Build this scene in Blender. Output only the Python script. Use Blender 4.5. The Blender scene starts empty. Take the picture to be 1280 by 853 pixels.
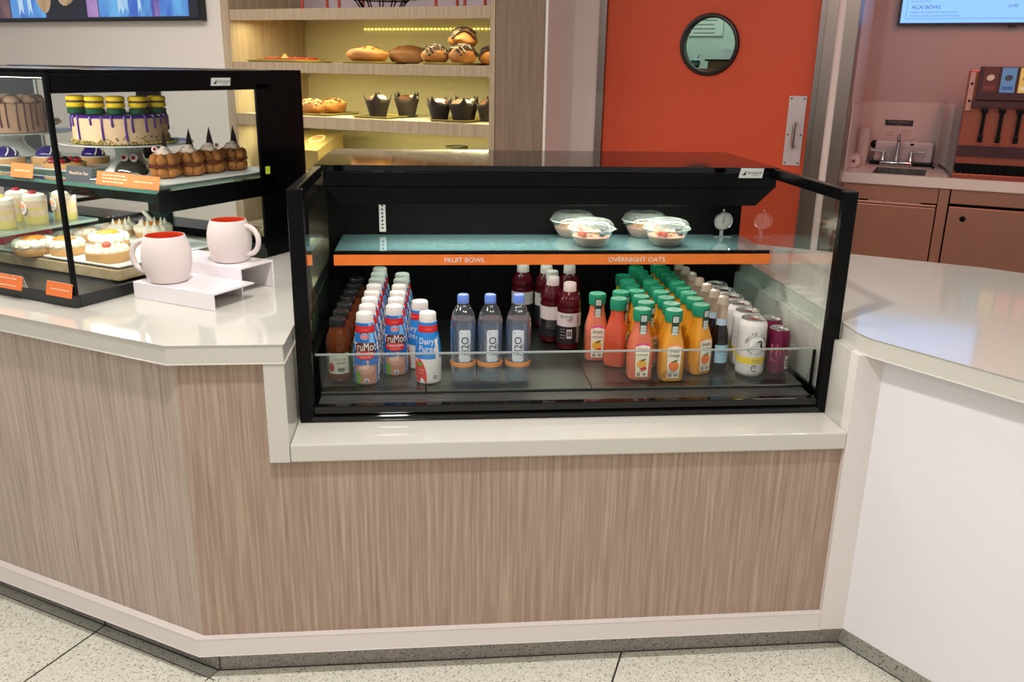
import bpy, math, random
from mathutils import Vector, Matrix, noise
random.seed(7)
PI = math.pi
SC = bpy.context.scene
COL = SC.collection

# ------------------------------------------------------------------ camera
F_PX, PITCH, YAW, ROLL = 1080.07, 0.30594, 0.09669, 0.01736
CAM = Vector((0.6723, -1.8972, 1.5033))
_cy, _sy, _cp, _sp = math.cos(YAW), math.sin(YAW), math.cos(PITCH), math.sin(PITCH)
FW = Vector((_sy*_cp, _cy*_cp, -_sp)); _r = Vector((_cy, -_sy, 0)); _u = _r.cross(FW)
RT = _r*math.cos(ROLL) + _u*math.sin(ROLL); UP = -_r*math.sin(ROLL) + _u*math.cos(ROLL)
cam_d = bpy.data.cameras.new('camera'); cam = bpy.data.objects.new('camera', cam_d); COL.objects.link(cam)
cam_d.sensor_width = 36; cam_d.sensor_fit = 'HORIZONTAL'; cam_d.lens = F_PX*36/1280
cam_d.clip_start = 0.05; cam_d.clip_end = 60
cam.matrix_world = Matrix(((RT.x, UP.x, -FW.x, CAM.x), (RT.y, UP.y, -FW.y, CAM.y), (RT.z, UP.z, -FW.z, CAM.z), (0, 0, 0, 1)))
SC.camera = cam
SC.view_settings.view_transform = 'Standard'
try: SC.view_settings.look = 'None'
except Exception: pass
SC.view_settings.gamma = 1.0; SC.view_settings.use_curve_mapping = False
SC.view_settings.exposure = 0.0
SC.cycles.transparent_max_bounces = 24
SC.cycles.max_bounces = 10
SC.cycles.sample_clamp_indirect = 4.0
SC.cycles.caustics_refractive = False; SC.cycles.caustics_reflective = False

# survey helpers: photograph pixel -> point on a measured plane of the place
A31 = math.radians(31.0)
UX = Vector((math.cos(A31), -math.sin(A31), 0)); NX = Vector((math.sin(A31), math.cos(A31), 0))
def ray(px, py): return FW + RT*((px-640)/F_PX) - UP*((py-426.5)/F_PX)
def at_z(px, py, z): d = ray(px, py); return CAM + d*((z-CAM.z)/d.z)
def at_y(px, py, y): d = ray(px, py); return CAM + d*((y-CAM.y)/d.y)
def at_d(px, py, dd): r = ray(px, py); return CAM + r*((dd-CAM.dot(NX))/r.dot(NX))
def sd(P): return Vector((P.dot(UX), P.dot(NX), P.z))
def W(s, d, z=0): return UX*s + NX*d + Vector((0, 0, z))
def mpp(P): return (Vector(P)-CAM).dot(FW)/F_PX           # metres per photo pixel at a point

# ------------------------------------------------------------------ materials
def lin(c):
    c = c/255.0
    return c/12.92 if c <= 0.04045 else ((c+0.055)/1.055)**2.4
def rgb(r, g, b): return (lin(r), lin(g), lin(b), 1)
def nodes(name):
    m = bpy.data.materials.new(name); m.use_nodes = True
    nt = m.node_tree; b = nt.nodes['Principled BSDF']
    return m, nt, b
def mat(name, col, rough=0.5, metal=0.0, spec=0.5, emit=0.0, coat=0.0, noise_amt=0.0, noise_scale=20.0, bump=0.0, bump_scale=60.0, sss=0.0):
    m, nt, b = nodes(name)
    c = rgb(*col)
    b.inputs['Base Color'].default_value = c
    b.inputs['Roughness'].default_value = rough; b.inputs['Metallic'].default_value = metal
    b.inputs['Specular IOR Level'].default_value = spec
    if coat: b.inputs['Coat Weight'].default_value = coat; b.inputs['Coat Roughness'].default_value = 0.05
    if sss:
        b.inputs['Subsurface Weight'].default_value = sss; b.inputs['Subsurface Radius'].default_value = (0.02, 0.012, 0.006)
    if emit:
        b.inputs['Emission Color'].default_value = c; b.inputs['Emission Strength'].default_value = emit
    tc = nt.nodes.new('ShaderNodeTexCoord')
    n = nt.nodes.new('ShaderNodeTexNoise'); n.inputs['Scale'].default_value = noise_scale; n.inputs['Detail'].default_value = 4
    nt.links.new(tc.outputs['Object'], n.inputs['Vector'])
    r = nt.nodes.new('ShaderNodeMapRange'); r.inputs[3].default_value = 1-noise_amt; r.inputs[4].default_value = 1+noise_amt
    nt.links.new(n.outputs['Fac'], r.inputs[0])
    mx = nt.nodes.new('ShaderNodeMix'); mx.data_type = 'RGBA'; mx.blend_type = 'MULTIPLY'; mx.inputs[0].default_value = 1
    mx.inputs[6].default_value = c
    nt.links.new(r.outputs[0], mx.inputs[7])
    if noise_amt > 0: nt.links.new(mx.outputs[2], b.inputs['Base Color'])
    if bump:
        n2 = nt.nodes.new('ShaderNodeTexNoise'); n2.inputs['Scale'].default_value = bump_scale; n2.inputs['Detail'].default_value = 5
        nt.links.new(tc.outputs['Object'], n2.inputs['Vector'])
        bp = nt.nodes.new('ShaderNodeBump'); bp.inputs['Strength'].default_value = bump; bp.inputs['Distance'].default_value = 0.004
        nt.links.new(n2.outputs['Fac'], bp.inputs['Height']); nt.links.new(bp.outputs['Normal'], b.inputs['Normal'])
    return m
def glass(name, tint, refl=1.0, rough=0.0, ior=1.45):
    """thin clear sheet: what is behind shows through the tint, with a Fresnel reflection on top"""
    m = bpy.data.materials.new(name); m.use_nodes = True; nt = m.node_tree
    for n in list(nt.nodes): nt.nodes.remove(n)
    o = nt.nodes.new('ShaderNodeOutputMaterial'); t = nt.nodes.new('ShaderNodeBsdfTransparent'); g = nt.nodes.new('ShaderNodeBsdfGlossy')
    t.inputs['Color'].default_value = (tint[0], tint[1], tint[2], 1); g.inputs['Roughness'].default_value = rough
    g.inputs['Color'].default_value = (1, 1, 1, 1)
    f = nt.nodes.new('ShaderNodeFresnel'); f.inputs['IOR'].default_value = ior
    mu = nt.nodes.new('ShaderNodeMath'); mu.operation = 'MULTIPLY'; mu.inputs[1].default_value = refl
    mx = nt.nodes.new('ShaderNodeMixShader')
    ge = nt.nodes.new('ShaderNodeNewGeometry'); iv = nt.nodes.new('ShaderNodeMath'); iv.operation = 'SUBTRACT'; iv.inputs[0].default_value = 1.0
    m2 = nt.nodes.new('ShaderNodeMath'); m2.operation = 'MULTIPLY'; m2.use_clamp = True
    nt.links.new(ge.outputs['Backfacing'], iv.inputs[1])
    nt.links.new(f.outputs[0], mu.inputs[0]); nt.links.new(mu.outputs[0], m2.inputs[0]); nt.links.new(iv.outputs[0], m2.inputs[1]); nt.links.new(m2.outputs[0], mx.inputs[0])
    nt.links.new(t.outputs[0], mx.inputs[1]); nt.links.new(g.outputs[0], mx.inputs[2]); nt.links.new(mx.outputs[0], o.inputs['Surface'])
    return m
def jelly(name, tint, col, mixf=0.5, rough=0.1):
    """coloured drink seen through clear plastic: partly see-through, partly scattering, with a gloss"""
    m = bpy.data.materials.new(name); m.use_nodes = True; nt = m.node_tree
    b = nt.nodes['Principled BSDF']; o = nt.nodes['Material Output']
    b.inputs['Base Color'].default_value = rgb(*col); b.inputs['Roughness'].default_value = rough
    t = nt.nodes.new('ShaderNodeBsdfTransparent'); t.inputs['Color'].default_value = (tint[0], tint[1], tint[2], 1)
    mx = nt.nodes.new('ShaderNodeMixShader'); mx.inputs[0].default_value = mixf
    nt.links.new(t.outputs[0], mx.inputs[1]); nt.links.new(b.outputs[0], mx.inputs[2]); nt.links.new(mx.outputs[0], o.inputs['Surface'])
    return m
def emit_mat(name, col, s):
    m = bpy.data.materials.new(name); m.use_nodes = True; nt = m.node_tree
    b = nt.nodes['Principled BSDF']; b.inputs['Base Color'].default_value = (0.01, 0.01, 0.01, 1); b.inputs['Roughness'].default_value = 0.2
    b.inputs['Emission Color'].default_value = rgb(*col); b.inputs['Emission Strength'].default_value = s
    return m
def wood(name, c1, c2, c3, sxy=90.0, sz=2.2, rough=0.45):
    m, nt, b = nodes(name)
    tc = nt.nodes.new('ShaderNodeTexCoord'); mp = nt.nodes.new('ShaderNodeMapping')
    mp.inputs['Scale'].default_value = (sxy, sxy, sz)
    nt.links.new(tc.outputs['Object'], mp.inputs['Vector'])
    n = nt.nodes.new('ShaderNodeTexNoise'); n.inputs['Scale'].default_value = 1.0; n.inputs['Detail'].default_value = 5; n.inputs['Roughness'].default_value = 0.65
    nt.links.new(mp.outputs[0], n.inputs['Vector'])
    r = nt.nodes.new('ShaderNodeValToRGB'); e = r.color_ramp.elements
    e[0].position = 0.30; e[0].color = rgb(*c1); e[1].position = 0.72; e[1].color = rgb(*c3)
    k = e.new(0.5); k.color = rgb(*c2)
    nt.links.new(n.outputs['Fac'], r.inputs[0]); nt.links.new(r.outputs[0], b.inputs['Base Color'])
    b.inputs['Roughness'].default_value = rough; b.inputs['Specular IOR Level'].default_value = 0.3
    return m
def terrazzo(name, base, dark, light, scale=260.0, rough=0.35):
    m, nt, b = nodes(name)
    tc = nt.nodes.new('ShaderNodeTexCoord')
    v = nt.nodes.new('ShaderNodeTexVoronoi'); v.inputs['Scale'].default_value = scale
    nt.links.new(tc.outputs['Object'], v.inputs['Vector'])
    sep = nt.nodes.new('ShaderNodeSeparateColor'); nt.links.new(v.outputs['Color'], sep.inputs[0])
    r = nt.nodes.new('ShaderNodeValToRGB'); r.color_ramp.interpolation = 'CONSTANT'; e = r.color_ramp.elements
    e[0].position = 0; e[0].color = rgb(*dark); e[1].position = 0.07; e[1].color = rgb(*base)
    k = e.new(0.62); k.color = rgb(*light); k = e.new(0.9); k.color = rgb(*[int(x*0.9) for x in base])
    nt.links.new(sep.outputs[0], r.inputs[0])
    n = nt.nodes.new('ShaderNodeTexNoise'); n.inputs['Scale'].default_value = 35; n.inputs['Detail'].default_value = 3
    nt.links.new(tc.outputs['Object'], n.inputs['Vector'])
    mr = nt.nodes.new('ShaderNodeMapRange'); mr.inputs[3].default_value = 0.9; mr.inputs[4].default_value = 1.08
    nt.links.new(n.outputs['Fac'], mr.inputs[0])
    mx = nt.nodes.new('ShaderNodeMix'); mx.data_type = 'RGBA'; mx.blend_type = 'MULTIPLY'; mx.inputs[0].default_value = 1
    nt.links.new(r.outputs[0], mx.inputs[6]); nt.links.new(mr.outputs[0], mx.inputs[7])
    nt.links.new(mx.outputs[2], b.inputs['Base Color'])
    b.inputs['Roughness'].default_value = rough; b.inputs['Specular IOR Level'].default_value = 0.4
    return m
def steel(name, col=(150, 146, 142), rough=0.3, axis='z'):
    m, nt, b = nodes(name)
    b.inputs['Metallic'].default_value = 1.0; b.inputs['Base Color'].default_value = rgb(*col)
    tc = nt.nodes.new('ShaderNodeTexCoord'); mp = nt.nodes.new('ShaderNodeMapping')
    mp.inputs['Scale'].default_value = (400, 400, 4) if axis == 'z' else (4, 400, 400)
    n = nt.nodes.new('ShaderNodeTexNoise'); n.inputs['Scale'].default_value = 1; n.inputs['Detail'].default_value = 3
    nt.links.new(tc.outputs['Object'], mp.inputs[0]); nt.links.new(mp.outputs[0], n.inputs['Vector'])
    mr = nt.nodes.new('ShaderNodeMapRange'); mr.inputs[3].default_value = rough-0.07; mr.inputs[4].default_value = rough+0.09
    nt.links.new(n.outputs['Fac'], mr.inputs[0]); nt.links.new(mr.outputs[0], b.inputs['Roughness'])
    return m

# ------------------------------------------------------------------ text outlines, cached flat
_TXT = {}
def text2d(s):
    if s not in _TXT:
        cu = bpy.data.curves.new('t', 'FONT'); cu.body = s; cu.size = 1.0; cu.resolution_u = 3
        o = bpy.data.objects.new('t', cu); COL.objects.link(o)
        dg = bpy.context.evaluated_depsgraph_get(); dg.update()
        me = o.evaluated_get(dg).to_mesh()
        vs = [(v.co.x, v.co.y) for v in me.vertices]; fs = [tuple(p.vertices) for p in me.polygons]
        o.evaluated_get(dg).to_mesh_clear()
        bpy.data.objects.remove(o); bpy.data.curves.remove(cu)
        x0 = min(v[0] for v in vs); x1 = max(v[0] for v in vs); y0 = min(v[1] for v in vs); y1 = max(v[1] for v in vs)
        _TXT[s] = ([(v[0]-(x0+x1)/2, v[1]-(y0+y1)/2) for v in vs], fs, x1-x0, y1-y0)
    return _TXT[s]

# ------------------------------------------------------------------ mesh builder
class MB:
    def __init__(s): s.v = []; s.f = []; s.m = []
    def add(s, vs, fs, mi=0, M=None):
        b = len(s.v)
        for v in vs:
            v = Vector(v)
            s.v.append(M @ v if M is not None else v)
        for f in fs: s.f.append([i+b for i in f]); s.m.append(mi)
        return s
    def box(s, x0, x1, y0, y1, z0, z1, mi=0, M=None):
        vs = [(x, y, z) for z in (z0, z1) for y in (y0, y1) for x in (x0, x1)]
        return s.add(vs, [(0, 2, 3, 1), (4, 5, 7, 6), (0, 1, 5, 4), (2, 6, 7, 3), (0, 4, 6, 2), (1, 3, 7, 5)], mi, M)
    def prism(s, pts, a, b, axis='z', mi=0, M=None):
        """extrude a 2-D outline between a and b along an axis"""
        n = len(pts)
        def P(p, h): return {'z': (p[0], p[1], h), 'y': (p[0], h, p[1]), 'x': (h, p[0], p[1])}[axis]
        vs = [P(p, a) for p in pts] + [P(p, b) for p in pts]
        fs = [tuple(range(n)), tuple(range(2*n-1, n-1, -1))] + [(i, (i+1) % n, n+(i+1) % n, n+i) for i in range(n)]
        return s.add(vs, fs, mi, M)
    def lathe(s, prof, seg=28, c=(0, 0, 0), mi=0, sq=None, mfun=None, M=None):
        """profile (r, z) revolved about z; angle 0 looks towards -y; sq = superellipse power"""
        rings = []; vs = []
        for r, z in prof:
            if r < 1e-6: rings.append([len(vs)]); vs.append((c[0], c[1], c[2]+z)); continue
            ring = []
            for i in range(seg):
                a = 2*PI*i/seg; k = 1.0
                if sq: k = 1.0/((abs(math.sin(a))**sq + abs(math.cos(a))**sq)**(1.0/sq))
                ring.append(len(vs)); vs.append((c[0]+r*k*math.sin(a), c[1]-r*k*math.cos(a), c[2]+z))
            rings.append(ring)
        b = len(s.v)
        for v in vs: s.v.append(M @ Vector(v) if M is not None else Vector(v))
        for q in range(len(rings)-1):
            R0, R1 = rings[q], rings[q+1]; zc = (prof[q][1]+prof[q+1][1])/2
            for i in range(seg):
                j = (i+1) % seg
                if len(R0) == 1 and len(R1) == 1: continue
                if len(R0) == 1: f = (R0[0], R1[j], R1[i])
                elif len(R1) == 1: f = (R0[i], R0[j], R1[0])
                else: f = (R0[i], R0[j], R1[j], R1[i])
                t = 2*PI*(i+0.5)/seg
                if t > PI: t -= 2*PI
                s.f.append([b+x for x in f]); s.m.append(mfun(t, zc) if mfun else mi)
        return s
    def tube(s, pts, r, seg=8, mi=0, M=None, closed=False):
        pts = [Vector(p) for p in pts]; n = len(pts); vs = []; fs = []
        rs = r if isinstance(r, (list, tuple)) else [r]*n
        prev = None
        for i, p in enumerate(pts):
            if closed: t = pts[(i+1) % n]-pts[i-1]
            else: t = pts[min(i+1, n-1)]-pts[max(i-1, 0)]
            t.normalize()
            if prev is None: a = t.orthogonal().normalized()
            else: a = (prev - t*prev.dot(t)).normalized()
            prev = a; bb = t.cross(a)
            for k in range(seg):
                g = 2*PI*k/seg; vs.append(p + (a*math.cos(g)+bb*math.sin(g))*rs[i])
        for i in range(n if closed else n-1):
            for k in range(seg):
                fs.append((i*seg+k, i*seg+(k+1) % seg, ((i+1) % n)*seg+(k+1) % seg, ((i+1) % n)*seg+k))
        if not closed: fs.append(tuple(range(seg-1, -1, -1))); fs.append(tuple(range((n-1)*seg, n*seg)))
        return s.add(vs, fs, mi, M)
    def blob(s, c, r, sz=(1, 1, 1), amp=0.12, fr=2.0, seed=0.0, seg=20, rings=12, mi=0, zmin=None, M=None):
        """lumpy ball"""
        vs = []; fs = []
        for i in range(rings+1):
            ph = PI*i/rings
            for j in range(seg):
                a = 2*PI*j/seg; d = Vector((math.sin(ph)*math.cos(a), math.sin(ph)*math.sin(a), math.cos(ph)))
                k = 1+amp*noise.noise(d*fr+Vector((seed*7.3, seed*3.1, seed)))*2
                p = Vector((d.x*sz[0], d.y*sz[1], d.z*sz[2]))*r*k
                if zmin is not None: p.z = max(p.z, zmin)
                vs.append(p+Vector(c))
        for i in range(rings):
            for j in range(seg):
                fs.append((i*seg+j, (i+1)*seg+j, (i+1)*seg+(j+1) % seg, i*seg+(j+1) % seg))
        return s.add(vs, fs, mi, M)
    def patch(s, outline, P, mi=0, rings=4, c=None):
        """flat star-shaped outline laid onto a surface through P(x, y)"""
        n = len(outline)
        if c is None: c = (sum(p[0] for p in outline)/n, sum(p[1] for p in outline)/n)
        vs = [P(*c)]; fs = []
        for k in range(1, rings+1):
            for p in outline: vs.append(P(c[0]+(p[0]-c[0])*k/rings, c[1]+(p[1]-c[1])*k/rings))
        for i in range(n): fs.append((0, 1+i, 1+(i+1) % n))
        for k in range(rings-1):
            for i in range(n):
                a = 1+k*n+i; b = 1+k*n+(i+1) % n; fs.append((a, a+n, b+n, b))
        return s.add(vs, fs, mi)
    def text(s, body, P, cx, cy, h=None, w=None, mi=0, rot=0.0, shear=0.0, maxw=None, sy=1.0):
        """lettering centred at (cx, cy) laid onto a surface through P(x, y)"""
        vs, fs, tw, th = text2d(body)
        k = h/th if h else w/tw
        if maxw and tw*k > maxw: k = maxw/tw
        c, sn = math.cos(rot), math.sin(rot); out = []
        for x, y in vs:
            x, y = (x+shear*y)*k, y*k*sy
            out.append(P(cx+x*c-y*sn, cy+x*sn+y*c))
        return s.add(out, fs, mi)
    def build(s, name, mats, parent=None, smooth=True, bevel=0.0, angle=35, seg=2, loc=None, rotz=0.0):
        me = bpy.data.meshes.new(name); me.from_pydata([tuple(v) for v in s.v], [], s.f)
        if not isinstance(mats, (list, tuple)): mats = [mats]
        for m in mats: me.materials.append(m)
        for p, i in zip(me.polygons, s.m): p.material_index = i; p.use_smooth = smooth
        me.validate(); me.update()
        if smooth: me.set_sharp_from_angle(angle=math.radians(angle))
        o = bpy.data.objects.new(name, me); COL.objects.link(o)
        if bevel:
            b = o.modifiers.new('bevel', 'BEVEL'); b.width = bevel; b.segments = seg; b.limit_method = 'ANGLE'; b.angle_limit = math.radians(40)
        if parent is not None: o.parent = parent
        if loc is not None: o.location = loc
        if rotz: o.rotation_euler = (0, 0, rotz)
        return o

def tag(o, label, cat, group=None, kind=None):
    if label: o['label'] = label
    if cat: o['category'] = cat
    if group: o['group'] = group
    if kind: o['kind'] = kind
    return o
def thing(name, label, cat, loc=(0, 0, 0), rotz=0.0, group=None):
    o = bpy.data.objects.new(name, None); COL.objects.link(o); o.empty_display_size = 0.05
    o.location = loc; o.rotation_euler = (0, 0, rotz)
    return tag(o, label, cat, group)
def struct(o): o['kind'] = 'structure'; return o
_KIDS = {}
def dup(root, loc, rotz, label, group=None):
    if root.name not in _KIDS:
        _KIDS[root.name] = [(c, list(c.children)) for c in root.children]
    r = root.copy(); COL.objects.link(r); r.location = loc; r.rotation_euler = (0, 0, rotz)
    r['label'] = label
    if group: r['group'] = group
    for ch, gs in _KIDS[root.name]:
        c = ch.copy(); COL.objects.link(c); c.parent = r
        for g in gs:
            d = g.copy(); COL.objects.link(d); d.parent = c
    return r
def place(proto, first, loc, rotz, label, group):
    """the first call uses the prototype itself, the others copy it with its parts"""
    if first:
        proto.location = loc; proto.rotation_euler = (0, 0, rotz); proto['label'] = label; proto['group'] = group
        return proto
    return dup(proto, loc, rotz, label, group)
def ell(rx, ry, n=24, cx=0, cy=0, rot=0): return [(cx+rx*math.cos(2*PI*i/n)*math.cos(rot)-ry*math.sin(2*PI*i/n)*math.sin(rot), cy+rx*math.cos(2*PI*i/n)*math.sin(rot)+ry*math.sin(2*PI*i/n)*math.cos(rot)) for i in range(n)]
def rrect(w, h, r, cx=0, cy=0, n=5, sub=False):
    out = []
    for qx, qy, a0 in ((1, 1, 0), (-1, 1, 90), (-1, -1, 180), (1, -1, 270)):
        for i in range(n+1):
            a = math.radians(a0+90*i/n); out.append((cx+qx*(w/2-r)+r*math.cos(a), cy+qy*(h/2-r)+r*math.sin(a)))
    if not sub: return out
    fin = []; lim = max(w, h)/9
    for p, q in zip(out, out[1:]+out[:1]):
        k = max(1, int(math.hypot(q[0]-p[0], q[1]-p[1])/lim))
        for j in range(k): fin.append((p[0]+(q[0]-p[0])*j/k, p[1]+(q[1]-p[1])*j/k))
    return fin
def rdense(w, h, cx=0, cy=0, n=6):
    out = []
    for i in range(n): out.append((cx-w/2+w*i/n, cy-h/2))
    for i in range(n): out.append((cx+w/2, cy-h/2+h*i/n))
    for i in range(n): out.append((cx+w/2-w*i/n, cy+h/2))
    for i in range(n): out.append((cx-w/2, cy+h/2-h*i/n))
    return out
ORD = ['front', 'second', 'third', 'fourth', 'fifth', 'sixth', 'seventh', 'eighth', 'ninth', 'tenth']

def area(name, loc, size, power, col=(1, 0.95, 0.88), rot=(0, 0, 0), sy=None, spread=None):
    l = bpy.data.lights.new(name, 'AREA'); l.energy = power; l.color = col; l.size = size
    if sy: l.shape = 'RECTANGLE'; l.size_y = sy
    if spread: l.spread = spread
    o = bpy.data.objects.new(name, l); COL.objects.link(o); o.location = loc; o.rotation_euler = rot
    return o

# shared materials
WHITE_TOP = mat('white_quartz', (203, 199, 190), rough=0.09, spec=0.85, noise_amt=0.015, noise_scale=8)
WHITE_TRIM = mat('white_trim', (226, 218, 214), rough=0.35)
WHITE_PANEL = mat('white_panel', (233, 231, 236), rough=0.4)
WOOD = wood('grey_oak', (146, 121, 105), (168, 144, 127), (193, 172, 154), sxy=130, sz=3)
SHELF_WOOD = wood('shelf_oak', (160, 136, 112), (176, 154, 130), (190, 170, 146), sxy=60)
BROWN_WOOD = wood('brown_oak', (118, 96, 84), (134, 110, 96), (146, 124, 108), sxy=60)
BLACK = mat('black_metal', (6, 6, 7), rough=0.25, spec=0.16)
BLACK_GLOSS = mat('black_gloss', (6, 5, 6), rough=0.05, spec=0.5)
BLACK_MATT = mat('black_matt', (4, 4, 4), rough=0.7, spec=0.1)
CHROME = mat('chrome', (205, 205, 208), rough=0.12, metal=1.0)
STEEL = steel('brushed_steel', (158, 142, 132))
def frosted(name, tint, col, f, refl=1.4, rough=0.25):
    """clear sheet with a little haze of its own"""
    m = glass(name, tint, refl); nt = m.node_tree; out = nt.nodes['Material Output']; src = out.inputs['Surface'].links[0].from_socket
    p = nt.nodes.new('ShaderNodeBsdfPrincipled'); p.inputs['Base Color'].default_value = rgb(*col); p.inputs['Roughness'].default_value = rough
    mx = nt.nodes.new('ShaderNodeMixShader'); mx.inputs[0].default_value = f
    nt.links.new(src, mx.inputs[1]); nt.links.new(p.outputs[0], mx.inputs[2]); nt.links.new(mx.outputs[0], out.inputs['Surface']); return m
PLASTIC = frosted('clear_plastic', (0.95, 0.97, 0.96), (226, 236, 228), 0.13, 2.0)
GLASS = glass('clear_glass', (0.93, 0.965, 0.95))
GLASS_EDGE = mat('glass_edge', (70, 120, 105), rough=0.15)

WHITE = mat('white_print', (238, 236, 232), rough=0.45)
INK = mat('black_ink', (22, 22, 24), rough=0.5)
ORANGE = mat('orange_print', (240, 128, 50), rough=0.45, noise_amt=0.10, noise_scale=30)
# ================================================================== THE SETTING
FLOOR = terrazzo('floor_terrazzo', (224, 220, 206), (158, 154, 144), (236, 232, 218))
BAND = terrazzo('shaded_band_and_toe_terrazzo', (188, 187, 177), (118, 118, 112), (186, 186, 178))  # greyer floor mix with shade put into the colour, plus the right toe kick
TOE = terrazzo('toe_terrazzo', (158, 152, 144), (112, 108, 102), (172, 166, 158))
GROUT = mat('grout', (52, 50, 44), rough=0.8)
m = MB(); m.box(-9, 9, -6, 10, -0.06, 0)
def floor_line(p, q, w=0.005, mi=1):
    p = Vector((p[0], p[1], 0)); q = Vector((q[0], q[1], 0)); t = (q-p).normalized(); k = Vector((-t.y, t.x, 0))*w/2
    m.add([p-k+Vector((0, 0, .0006)), q-k+Vector((0, 0, .0006)), q+k+Vector((0, 0, .0006)), p+k+Vector((0, 0, .0006))], [(0, 1, 2, 3)], mi)
TL = Vector((-0.857, 0.515, 0)); TN = Vector((-0.515, -0.857, 0))          # along the left wing, and out from its face
TC = Vector((0.112, 0.045, 0))                                             # foot of the corner
RD = Vector((0.49, -0.872, 0)); RN = Vector((-0.872, -0.49, 0))            # along the right counter, and out from its face
RC = Vector((1.783, 0.047, 0))
q0 = TC+TN*0.036
floor_line(q0+TL*-0.02, q0+TL*3, 0.003)
floor_line(TC+TN*0.002, TC+TL*3+TN*0.002, 0.005)
floor_line(TC, TC+TN*0.05+TL*0.0, 0.003); floor_line((0.11, 0.043), (1.785, 0.043), 0.004); floor_line(RC+RN*0.002, RC+RD*2+RN*0.002, 0.005)
floor_line((-0.244, 0.262), (-1.05, -1.25))
floor_line((1.173, 0.042), (0.62, -1.25)); floor_line((-1.9, -1.12), (2.6, -1.3))
m.add([TC+Vector((0, 0, .0003)), TC+TL*3+Vector((0, 0, .0003)), TC+TL*3+TN*0.036+Vector((0, 0, .0003)), q0+Vector((0, 0, .0003))], [(0, 1, 2, 3)], 2)  # floor strip along the wing, its shade painted as greyer terrazzo
struct(m.build('floor', [FLOOR, GROUT, BAND], smooth=False))

WALL = mat('wall_paint', (222, 212, 206), rough=0.55, noise_amt=0.012, noise_scale=3)
WALL_PINK = mat('wall_panel_white', (226, 208, 202), rough=0.35)
ROT = -A31
def rm(m, name, mats, parent=None, **k):                                    # built in the back room's own axes (s along its walls, d away)
    o = m.build(name, mats, parent, **k)
    if parent is None: o.rotation_euler = (0, 0, ROT)
    return o
DS, DD = 3.4, 3.8
S_L0, S_L1, S_R0, S_R1, S_P = -2.86, -2.776, -0.860, -0.812, -0.488
m = MB(); m.box(-7.5, S_L0, DS, DS+0.9, 0, 3.0); struct(rm(m, 'wall_left', WALL, smooth=False))
m = MB(); m.box(S_L0, S_P, DS+0.86, DS+0.94, 0, 3.0); struct(rm(m, 'wall_back', WALL, smooth=False))
m = MB(); m.box(S_P-0.1, S_P, DS+0.012, DD+0.3, 0, 3.0); m.box(S_P, -0.33, DD, DD+0.3, 0, 3.0)
struct(rm(m, 'wall_door', WALL_PINK, smooth=False))
m = MB(); m.box(S_P-0.012, S_P+0.003, DS-0.004, DS+0.016, 0, 3.0); struct(rm(m, 'trim_1', WHITE_TRIM, smooth=False))
m = MB(); m.box(S_R1, S_P-0.012, DS, DS+0.4, 0, 3.0); struct(rm(m, 'trim_2', BROWN_WOOD, smooth=False))
# door, its steel frame and the wall above it
D0, D1, DZ = -0.285, 0.905, 2.15
m = MB(); m.box(-0.33, D0, DD-0.015, DD+0.13, 0, DZ+0.05); m.box(D1, D1+0.035, DD-0.015, DD+0.13, 0, DZ+0.05); m.box(D0, D1, DD-0.015, DD+0.13, DZ, DZ+0.05)
struct(rm(m, 'trim_3', steel('frame_steel', (150, 138, 132), 0.3), smooth=False))
m = MB(); m.box(-0.33, D1+0.035, DD, DD+0.3, DZ+0.05, 3.0); struct(rm(m, 'wall_over_door', WALL_PINK, smooth=False))
DOOR_RED = mat('door_orange_red', (208, 80, 50), rough=0.42, spec=0.3)
ps = sd(at_d(886.5, 56, DD)); PR = 0.5*75*mpp(at_d(886.5, 56, DD))*1.0
PX, PZ = ps.x, ps.z
m = MB()
def holed(m, y, flip):
    N = 40; ring = [(PX+PR*0.97*math.cos(2*PI*i/N+PI/4*0), y, PZ+PR*0.97*math.sin(2*PI*i/N)) for i in range(N)]
    cor = [(D1, y, DZ), (D0, y, DZ), (D0, y, 0.01), (D1, y, 0.01)]
    vs = ring+cor; fs = []; q = N//4
    for k in range(4):
        arc = [(k*q+i) % N for i in range(q+1)]
        for a, b in zip(arc[:-1], arc[1:]): fs.append((a, b, N+k))
        fs.append((N+k, (k*q+q) % N, N+(k+1) % 4))
    m.add(vs, [f if not flip else f[::-1] for f in fs])
holed(m, DD+0.005, False); holed(m, DD+0.05, True)
m.box(D0, D0+0.001, DD+0.005, DD+0.05, 0.01, DZ); m.box(D1-0.001, D1, DD+0.005, DD+0.05, 0.01, DZ)
door = struct(rm(m, 'door_1', DOOR_RED, smooth=False))
MXP = Matrix.Translation((PX, DD+0.003, PZ)) @ Matrix.Rotation(PI/2, 4, 'X')
m = MB(); prof = [(PR*0.86, -0.055), (PR*0.86, 0.012), (PR*0.90, 0.018), (PR*0.96, 0.016), (PR, 0.004), (PR, -0.002), (PR*0.97, -0.004), (PR*0.97, -0.055), (PR*0.86, -0.055)]
m.lathe(prof, 48, M=MXP); rm(m, 'porthole_frame', mat('porthole_rubber', (24, 18, 19), rough=0.4), door)
m = MB(); m.lathe([(0, -0.02), (PR*0.87, -0.02), (PR*0.87, -0.026), (0, -0.026)], 40, M=MXP); rm(m, 'porthole_pane', glass('porthole_glass', (0.80, 0.88, 0.84), refl=0.5), door)
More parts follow.
